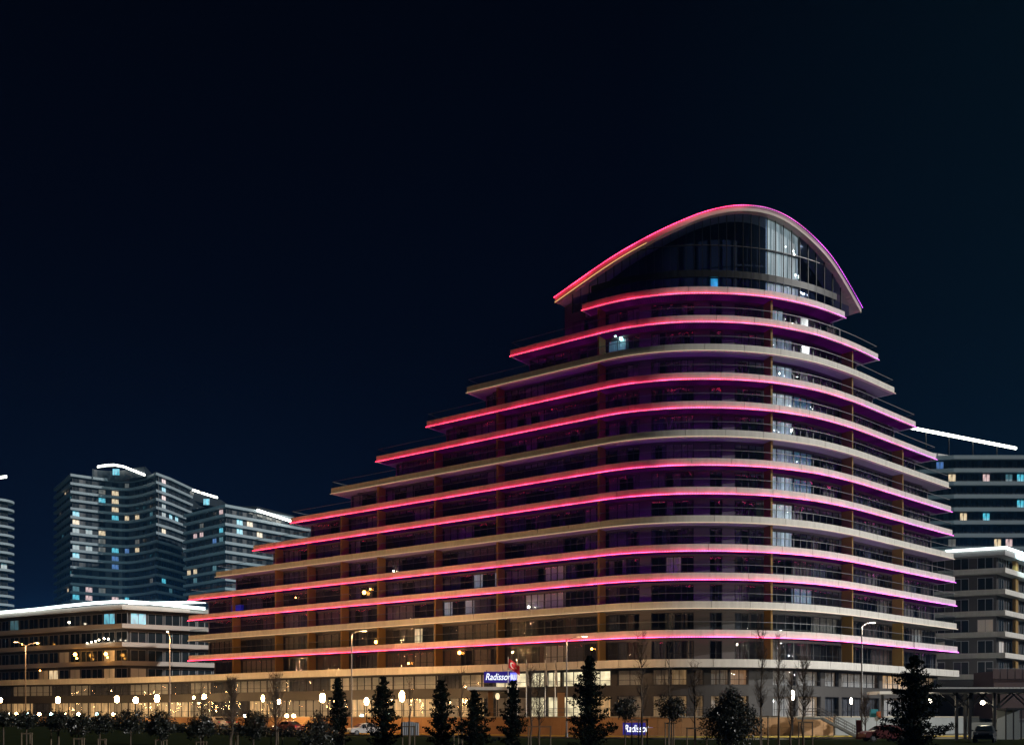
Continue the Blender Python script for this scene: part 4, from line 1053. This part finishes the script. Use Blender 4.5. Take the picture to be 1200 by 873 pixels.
for px in (1034, 1076):
    mb = MB(); mb.box((X_(px, 112), 112, (Z_(813.2, 110)+DECK)/2), (0.25, 0.25, Z_(813.4, 110)-DECK)); mb.obj('post', M['steel'], lr)
mb = MB(); mb.b2(X_(1137, 106), X_(1200, 106)+3, 106, 106.3, 0, Z_(846, 106)); tag(mb.obj('garden_wall', M['greywall']), 'pale grey green wall behind the shelter posts', 'wall')
kk_ = thing('glazed_kiosk', 'dark glazed kiosk under the shelter at the right edge', 'kiosk', (X_(1192, 100), 100.8, 0))
x0, x1 = X_(1179, 100), X_(1206, 100)
mb = MB(); mb.b2(x0, x1, 100, 102, 2.9, 3.1); mb.obj('roof', M['dark'], kk_)
for i in range(4):
    xx = x0+(x1-x0)*i/3; mb = MB(); mb.b2(xx-0.05, xx+0.05, 100.0, 100.1, 0, 2.9); mb.obj('post', M['dark'], kk_)
    if i < 3: mb = MB(); mb.b2(xx+0.06, xx+(x1-x0)/3-0.06, 100.03, 100.06, 0.1, 2.85); mb.obj('pane', M['glass'], kk_)
mb = MB(); mb.b2(x0, x1, 101.9, 102, 0, 2.9); mb.obj('back_panel', M['greywall'], kk_)
# ribbed steel bin by the wall, left of centre
cb = thing('ribbed_container', 'pale ribbed steel container at the foot of the orange wall', 'container', (X_(481, 122), 122, 0))
for i in range(9):
    mb = MB(); X = X_(472.5, 122)+0.22*i; mb.tube((X, 122, 0.05), (X, 122, 1.65-0.06*max(0, i-5)), 0.11, 0.11, 8); mb.obj('rib', mat('steel_rib', (0.42, 0.48, 0.55), 0.4, metal=0.5), cb)
mb = MB(); mb.box((X_(480, 122), 122.3, 0.85), (2.1, 0.5, 1.5)); mb.obj('body', M['steel'], cb)

# ------------------------------------------------------------------ parked cars
def car(px, Y, rz, paint, label, h=1.48, lon=4.3, tail=False):
    X = X_(px, Y); g = gz(X, Y)+0.01
    t = thing('parked_car', label, 'car', (X, Y, g), 'cars on the hotel road')
    def add_(mb, name, m, par=t, sm_=False):
        o = mb.obj(name, m, par, sm_); o.location = (0, 0, 0); return o
    L = lon/2; wd = 0.86
    prof = [(-L, 0.35), (-L+0.05, 0.72), (-L+0.25, 0.90), (-L+1.05, 0.98), (L-1.15, 1.0), (L-0.12, 0.92), (L, 0.6), (L-0.03, 0.32), (0, 0.24)]
    cab = [(-L+0.95, 0.96), (-L+1.65, h-0.06), (-L+2.2, h), (L-1.3, h-0.03), (L-0.55, 0.99)]
    def extr(mb, pr, w0, w1, zsplit=None):
        n = len(pr); k = len(mb.v)
        mb.v += [(x, -(w1 if zsplit and z > zsplit else w0), z) for x, z in pr]+[(x, (w1 if zsplit and z > zsplit else w0), z) for x, z in pr]
        mb.f += [tuple(k+i for i in range(n)), tuple(k+2*n-1-i for i in range(n))]; mb.mi += [0, 0]
        for i in range(n):
            j = (i+1) % n; mb.f.append((k+j, k+i, k+n+i, k+n+j)); mb.mi.append(0)
    mb = MB(); extr(mb, prof, wd, wd-0.04, 0.7); body = add_(mb, 'body', paint); bv = body.modifiers.new('bevel', 'BEVEL'); bv.width = 0.06; bv.segments = 3
    mb = MB(); extr(mb, cab, wd-0.08, wd-0.24, 1.2); cabn = add_(mb, 'cabin', paint); bv = cabn.modifiers.new('bevel', 'BEVEL'); bv.width = 0.05; bv.segments = 2
    g_ = M['darkglass']
    for sgn in (-1, 1):
        mb = MB(); yb, yt = sgn*(wd-0.075), sgn*(wd-0.19)
        for x0, x1, x2, x3 in ((-L+1.22, -L+2.05, -L+2.05, -L+1.72), (-L+2.13, -L+2.95, -L+2.85, -L+2.13)):
            mb.quad((x0, yb, 1.03), (x1, yb, 1.03), (x2, yt, h-0.12), (x3, yt, h-0.12))
        add_(mb, 'side_window', g_)
    mb = MB(); mb.quad((-L+1.0, -wd+0.2, 1.02), (-L+1.0, wd-0.2, 1.02), (-L+1.58, wd-0.3, h-0.1), (-L+1.58, -wd+0.3, h-0.1)); o = add_(mb, 'windscreen', g_); o.location = (-0.025, 0, 0.02)
    mb = MB(); mb.quad((L-0.60, -wd+0.2, 1.04), (L-0.60, wd-0.2, 1.04), (L-1.22, wd-0.3, h-0.09), (L-1.22, -wd+0.3, h-0.09)); o = add_(mb, 'rear_window', g_); o.location = (0.03, 0, 0.02)
    for wx in (-L+0.8, L-0.85):
        for sgn in (-1, 1):
            wl = MB(); wl.tube((wx, sgn*(wd-0.2), 0.32), (wx, sgn*(wd+0.01), 0.32), 0.32, 0.32, 16); wh = add_(wl, 'wheel', M['tyre'])
            rm = MB(); rm.tube((wx, sgn*(wd+0.012), 0.32), (wx, sgn*(wd+0.02), 0.32), 0.2, 0.18, 10); add_(rm, 'rim', M['railm'], wh)
    for sgn in (-1, 1):
        mb = MB(); mb.box((-L+0.06, sgn*0.62, 0.74), (0.1, 0.3, 0.13)); add_(mb, 'headlight', E['head'] if tail == 'head' else M['white'])
        mb = MB(); mb.box((L-0.05, sgn*0.64, 0.80), (0.08, 0.28, 0.15)); add_(mb, 'tail_light', E['tail'] if tail is True else M['red'])
        mb = MB(); mb.box((-L+1.35, sgn*(wd+0.08), 1.03), (0.14, 0.2, 0.12)); add_(mb, 'mirror', paint)
    t.rotation_euler.z = rz
    return t
def paint(n, c): return mat(n, c, 0.28, metal=0.25, noise=0.04, scale=6, spec=0.6)
SILV, WHT, DRK, REDP, GRY = paint('silver_paint', (0.45, 0.45, 0.46)), paint('white_car_paint', (0.7, 0.68, 0.66)), paint('dark_car_paint', (0.04, 0.045, 0.055)), paint('rose_car_paint', (0.16, 0.045, 0.045)), paint('grey_car_paint', (0.16, 0.17, 0.19))
car(427, 125, R(212-180), SILV, 'silver car half hidden behind the second conifer from the left')
car(338, 134, R(-36), REDP, 'rose red car parked before the shops, beside the wide dark shrub', tail='head')
car(250, 141, R(-36), WHT, 'white car parked before the wooden shop door at left')
car(262, 144, R(-36), DRK, 'dark car parked behind the white car at left')
car(1154, 90, R(62), DRK, 'dark car seen from the front under the right shelter')
car(1036, 93, R(5), REDP, 'rose red car at the frame bottom beside the big right conifer', tail=True)
car(1047, 108, R(15), GRY, 'grey car parked at the grey wall behind the big conifer')

# ------------------------------------------------------------------ trees
def leaf_cluster(mb, c, r, n, rs, lo=0.10, hi=0.20, up=0.0):
    for _ in range(n):
        while True:
            d = (rs.uniform(-1, 1), rs.uniform(-1, 1), rs.uniform(-1, 1)); q = d[0]**2+d[1]**2+d[2]**2
            if q <= 1: break
        p = Vector((c[0]+d[0]*r, c[1]+d[1]*r, c[2]+d[2]*r)); s_ = rs.uniform(lo, hi)
        u = Vector((rs.gauss(0, 1), rs.gauss(0, 1), rs.gauss(0, 1)+up)).normalized(); v = u.orthogonal().normalized()
        v = (Matrix.Rotation(rs.uniform(0, 6.28), 3, u) @ v)
        mb.tri(tuple(p+u*s_), tuple(p-u*s_*0.6+v*s_*0.42), tuple(p-u*s_*0.6-v*s_*0.42))
def conifer(px, ytop, hw, Y, label, seed, leader=0.0, spread=0.0):
    rs = random.Random(seed); X = X_(px, Y); g = gz(X, Y); zt = Z_(ytop, Y); H = zt-g; Rb = hw*Y/FPX
    t = thing('conifer', label, 'tree', (X, Y, g), 'young dark conifers on the lawn')
    mb = MB(); mb.tube((X, Y, g-0.1), (X+0.05, Y, g+H*0.55), 0.10, 0.06, 8); mb.tube((X+0.05, Y, g+H*0.55), (X, Y, zt+leader), 0.06, 0.008, 6); mb.obj('trunk', M['bark'], t)
    br = MB(); fo = MB(); z = g+0.25; 
    while z < zt-0.1:
        f = (z-g)/H
        rad = Rb*((1-f)**0.72)*(0.92 if f > 0.12 else 0.7)+0.06
        nb_ = rs.randint(5, 7) if f < 0.8 else 4
        a0 = rs.uniform(0, 6.28)
        for i in range(nb_):
            a = a0+6.283*i/nb_+rs.uniform(-0.35, 0.35); r_ = rad*rs.choice((0.5, 0.75, 0.95, 1.1, 1.3))*rs.uniform(0.88, 1.12)
            tip = (X+r_*math.cos(a), Y+r_*math.sin(a), z+r_*rs.uniform(0.15, 0.55)); b0 = (X, Y, z)
            br.tube(b0, tip, 0.022, 0.006, 4, cap=False)
            m = max(3, int(r_/0.14))
            for j in range(1, m+1):
                q = j/m; w_ = 0.20*(1-q*0.55)*(0.6+0.8*min(1, r_))
                c = (b0[0]+(tip[0]-b0[0])*q, b0[1]+(tip[1]-b0[1])*q, b0[2]+(tip[2]-b0[2])*q)
                leaf_cluster(fo, c, w_, 9, rs, 0.07, 0.15, 0.6)
        z += rs.uniform(0.17, 0.27)*(0.7+0.5*(1-f))
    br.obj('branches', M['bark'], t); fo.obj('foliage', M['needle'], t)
    return t
conifer(396, 792.5, 15, 72, 'slim dark conifer, leftmost of the row before the hotel', 1)
conifer(449, 791.5, 22, 68, 'dark conifer right of the silver car, second from the left', 2)
conifer(517.5, 794.5, 18, 70, 'dark conifer left of the hotel entrance canopy', 3)
conifer(556, 808, 24, 66, 'short broad dark conifer just below the entrance canopy', 4)
conifer(601, 795, 18, 70, 'dark conifer standing in front of the large hotel sign', 5)
conifer(690, 768, 29, 66, 'tallest middle conifer, right of the lobby flagpoles', 6)
conifer(1071, 768, 42, 58, 'largest dark conifer, standing before the right shelter', 8, leader=1.2)

def round_tree(px, y0, y1, hw, Y, label, seed, stem=True, shape='ball', group='round clipped evergreens on the lawn', dens=1.0):
    rs = random.Random(seed); X = X_(px, Y); g = gz(X, Y); zt, zb = Z_(y0, Y), (Z_(y1, Y) if stem else g+0.15); r = hw*Y/FPX; zc, rz = (zt+zb)/2, (zt-zb)/2
    t = thing('round_tree' if stem else 'evergreen_shrub', label, 'tree' if stem else 'shrub', (X, Y, g), group)
    mb = MB(); mb.tube((X, Y, g-0.1), (X, Y, zc), 0.055, 0.035, 8); mb.obj('trunk', M['bark'], t)
    br = MB(); fo = MB(); n = int(70*dens*(r/1.0)*max(0.8, rz))+34
    for i in range(n):
        while True:
            d = Vector((rs.uniform(-1, 1), rs.uniform(-1, 1), rs.uniform(-1, 1)))
            if 0.12 < d.length <= 1.0: break
        d *= rs.uniform(0.75, 1.12) if d.length > 0.5 else 1.0
        w_ = 1.0
        if shape == 'cone': w_ = 1.15-0.72*max(0, d.z+0.15)-0.10*abs(d.z)
        c = (X+d.x*r*w_, Y+d.y*r*w_, zc+d.z*rz)
        br.tube((X, Y, zc-rz*0.6), c, 0.015, 0.005, 3, cap=False); leaf_cluster(fo, c, 0.22*max(0.7, r), 20, rs, 0.06, 0.13)
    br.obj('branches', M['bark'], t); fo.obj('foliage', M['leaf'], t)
round_tree(857, 808, 882, 33, 66, 'broad conical evergreen shrub left of the bare trees at right', 21, False, 'cone', dens=2.4)
round_tree(371, 836, 880, 26, 64, 'wide low dark shrub below the leftmost conifer', 22, False, 'cone')
round_tree(732.5, 815.5, 843, 15, 72, 'small ball crowned tree behind the small blue hotel sign', 23)
round_tree(787, 812, 846, 18.5, 70, 'ball crowned tree between the small blue sign and the conical shrub', 24)
for i, (px, y0, y1, hw, lab) in enumerate(((4, 833, 851, 17, 'dark ball crowned tree cut by the left edge'), (31, 833, 853, 15, 'dark ball crowned tree below the two armed street lamp'),
        (68, 832, 856, 17, 'dark ball crowned tree below the lone left lantern'), (92, 836, 862, 15, 'dark ball crowned tree midway below the lit shops'), (117, 835, 860, 16, 'dark ball crowned tree below the low block corner'),
        (153, 829, 860, 21, 'widest dark ball crowned tree at left, below the lantern trio'), (189, 832, 866, 19, 'dark ball crowned tree just right of the widest one'),
        (235, 838, 866, 18, 'dark ball crowned tree in front of the white car'), (297, 832, 868, 19, 'dark ball crowned tree between the white car and the rose car'))):
    round_tree(px, y0, y1, hw, 66+(i % 3)*3, lab, 40+i, dens=1.3)

def bare_tree(px, ytop, Y, label, seed, hw=14, dense=1.0):
    rs = random.Random(seed); X = X_(px, Y); g = gz(X, Y); zt = Z_(ytop, Y); H = zt-g; Rr = hw*Y/FPX
    t = thing('bare_tree', label, 'tree', (X, Y, g), 'leafless young trees on the lawn')
    mb = MB(); pts = [(X, Y, g-0.1)]
    for i in range(1, 9): pts.append((X+rs.gauss(0, 0.04), Y+rs.gauss(0, 0.04), g+H*i/8))
    for i in range(8): mb.tube(pts[i], pts[i+1], 0.075*(1-i/8)**0.9+0.006, 0.075*(1-(i+1)/8)**0.9+0.006, 7, cap=False)
    mb.obj('trunk', M['bark'], t)
    br = MB(); tw_ = MB()
    for _ in range(int(26*dense)):
        f = rs.uniform(0.28, 0.92); b0 = Vector((X, Y, g+H*f)); a = rs.uniform(0, 6.283); L = Rr*rs.uniform(0.55, 1.1)*(1-0.55*f); rise = L*rs.uniform(1.4, 2.6)
        tip = b0+Vector((L*math.cos(a), L*math.sin(a), min(rise, zt-b0.z)))
        mid = b0+(tip-b0)*0.5+Vector((L*0.14*math.cos(a), L*0.14*math.sin(a), -rise*0.06))
        br.tube(b0, mid, 0.030, 0.020, 4, cap=False); br.tube(mid, tip, 0.020, 0.007, 4, cap=False)
        for _ in range(int(6*dense)):
            q = rs.uniform(0.2, 1.0); c = b0+(tip-b0)*q; d = Vector((rs.gauss(0, 1), rs.gauss(0, 1), rs.uniform(0.4, 1.8))).normalized()*rs.uniform(0.2, 0.55)
            tw_.tube(c, c+d, 0.011, 0.006, 3, cap=False)
    br.obj('branches', M['bark'], t); o = tw_.obj('twigs', M['twig'], t); o['kind'] = 'stuff'
for i, a in enumerate(((237, 800, 78, 'thin leafless tree before the bright round lantern at left', 13, 0.9), (271, 795, 76, 'bushy leafless tree left of the slim lantern', 15, 2.0), (323, 790, 76, 'bushy leafless tree right of the slim lantern', 17, 1.7),
        (541, 772, 80, 'thin leafless tree between the two conifers below the entrance canopy', 7, 0.6), (480, 790, 82, 'thin leafless tree beside the ribbed container', 9, 0.6), (622, 776, 76, 'leafless tree in front of the lobby windows, left one of the pair', 9, 1.2), (632, 788, 72, 'leafless tree in front of the lobby windows, right one of the pair', 13, 1.3),
        (752, 738, 70, 'tall leafless tree behind the small blue hotel sign', 13, 1.4), (784, 745, 78, 'tall thin leafless tree above the ball crowned tree', 9, 0.9), (814, 776, 74, 'leafless tree left of the broad conical shrub', 12, 1.3),
        (892, 736, 70, 'tall leafless tree, left one of the group beside the pale lantern', 13, 1.5), (913, 742, 72, 'tall leafless tree, second of the group beside the pale lantern', 12, 1.4), (941, 766, 70, 'leafless tree right of the tall pale lantern', 15, 1.7), (927, 790, 76, 'short leafless tree lit by the tall pale lantern', 11, 1.3),
        (1014, 812, 98, 'small leafless tree lit white beside the red banner', 10, 1.6))):
    bare_tree(a[0], a[1], a[2], a[3], 70+i, a[4], a[5])

# tree stakes: wooden frames around young trunks
def stake_frame(px, w_, ytop, Y, label):
    X = X_(px, Y); g = gz(X, Y); zt = Z_(ytop, Y); hw = w_*Y/FPX/2
    t = thing('stake_frame', label, 'tree stakes', (X, Y, g), 'wooden stake frames around young trees')
    for dx, dy in ((-hw, 0), (hw, 0), (0, 0.45)):
        mb = MB(); mb.tube((X+dx, Y+dy-0.2, g), (X+dx, Y+dy-0.2, zt), 0.045, 0.04, 7); mb.obj('stake', M['stake'], t)
    mb = MB(); mb.box((X, Y-0.2, zt-0.06), (2*hw+0.12, 0.05, 0.08)); mb.obj('cross_bar', M['stake'], t)
    for s_ in (-1, 1):
        mb = MB(); mb.tube((X+s_*hw, Y-0.2, zt-0.07), (X, Y+0.25, zt-0.07), 0.03, 0.03, 5); mb.obj('cross_bar', M['stake'], t)
for px, w_, y, Y, lab in ((33, 12, 858, 66, 'pale stake frame below the two armed street lamp'), (66, 9, 855, 66, 'pale stake frame below the lone left lantern'), (94, 12, 864, 66, 'low pale stake frame midway along the left lawn'), (121, 9, 865, 66, 'low pale stake frame below the low block corner'),
        (190, 13, 866, 68, 'pale stake frame just right of the widest ball crowned tree'), (237, 12, 868, 70, 'low stake frame in front of the white car'), (275, 9, 857, 74, 'stake frame under the bushy leafless tree left of the slim lantern'), (325, 13, 855, 74, 'stake frame under the bushy leafless tree by the rose car'), (399, 9, 857, 72, 'stake frame beside the leftmost conifer'),
        (479, 14, 850, 78, 'stake frame in front of the ribbed container'), (537, 10, 851, 76, 'stake frame between the conifers below the entrance canopy'), (632, 26, 850, 71, 'wide stake frame under the leafless pair before the lobby'), (749, 18, 842, 68, 'stake frame standing in front of the small blue hotel sign'), (784, 10, 846, 70, 'stake frame under the ball crowned tree near the small blue sign'),
        (816, 23, 852, 72, 'wide low stake frame left of the broad conical shrub'), (901, 22, 838, 69, 'tall stake frame under the leafless group left of the pale lantern'), (943, 16, 845, 69, 'stake frame right of the tall pale lantern')):
    stake_frame(px, w_, y, Y, lab)
# low clipped hedge closing the lawn on the left
hg = thing('hedge', 'long low dark hedge between the left lawn and the shop road', 'hedge', (X_(120, 118), 118, gz(X_(120, 118), 118)))
rs = random.Random(99); fo = MB(); st_ = MB()
for i in range(900):
    px = rs.uniform(-20, 352); Y = 112-0.5*(X_(px, 112)+40)*0.3+rs.uniform(-0.5, 0.5); X = X_(px, Y); g = gz(X, Y); z = g+rs.uniform(0.05, 0.95)
    leaf_cluster(fo, (X, Y, z), 0.30, 14, rs, 0.09, 0.17)
    if i % 6 == 0: st_.tube((X, Y, g-0.05), (X, Y, g+0.7), 0.02, 0.01, 4, cap=False)
fo.obj('foliage', M['leaf'], hg); st_.obj('stems', M['bark'], hg)

# ------------------------------------------------------------------ night air
hm = bpy.data.materials.new('night_air'); hm.use_nodes = True; t_ = hm.node_tree; t_.nodes.clear()
ho = t_.nodes.new('ShaderNodeOutputMaterial'); pv = t_.nodes.new('ShaderNodeVolumePrincipled')
pv.inputs['Color'].default_value = (0.06, 0.36, 1.0, 1); pv.inputs['Density'].default_value = 0.00009; pv.inputs['Anisotropy'].default_value = 0.2
t_.links.new(pv.outputs[0], ho.inputs['Volume'])
mb = MB(); mb.b2(-330, 300, -30, 560, -1.5, 109); hz_ = mb.obj('haze', hm); hz_['kind'] = 'stuff'
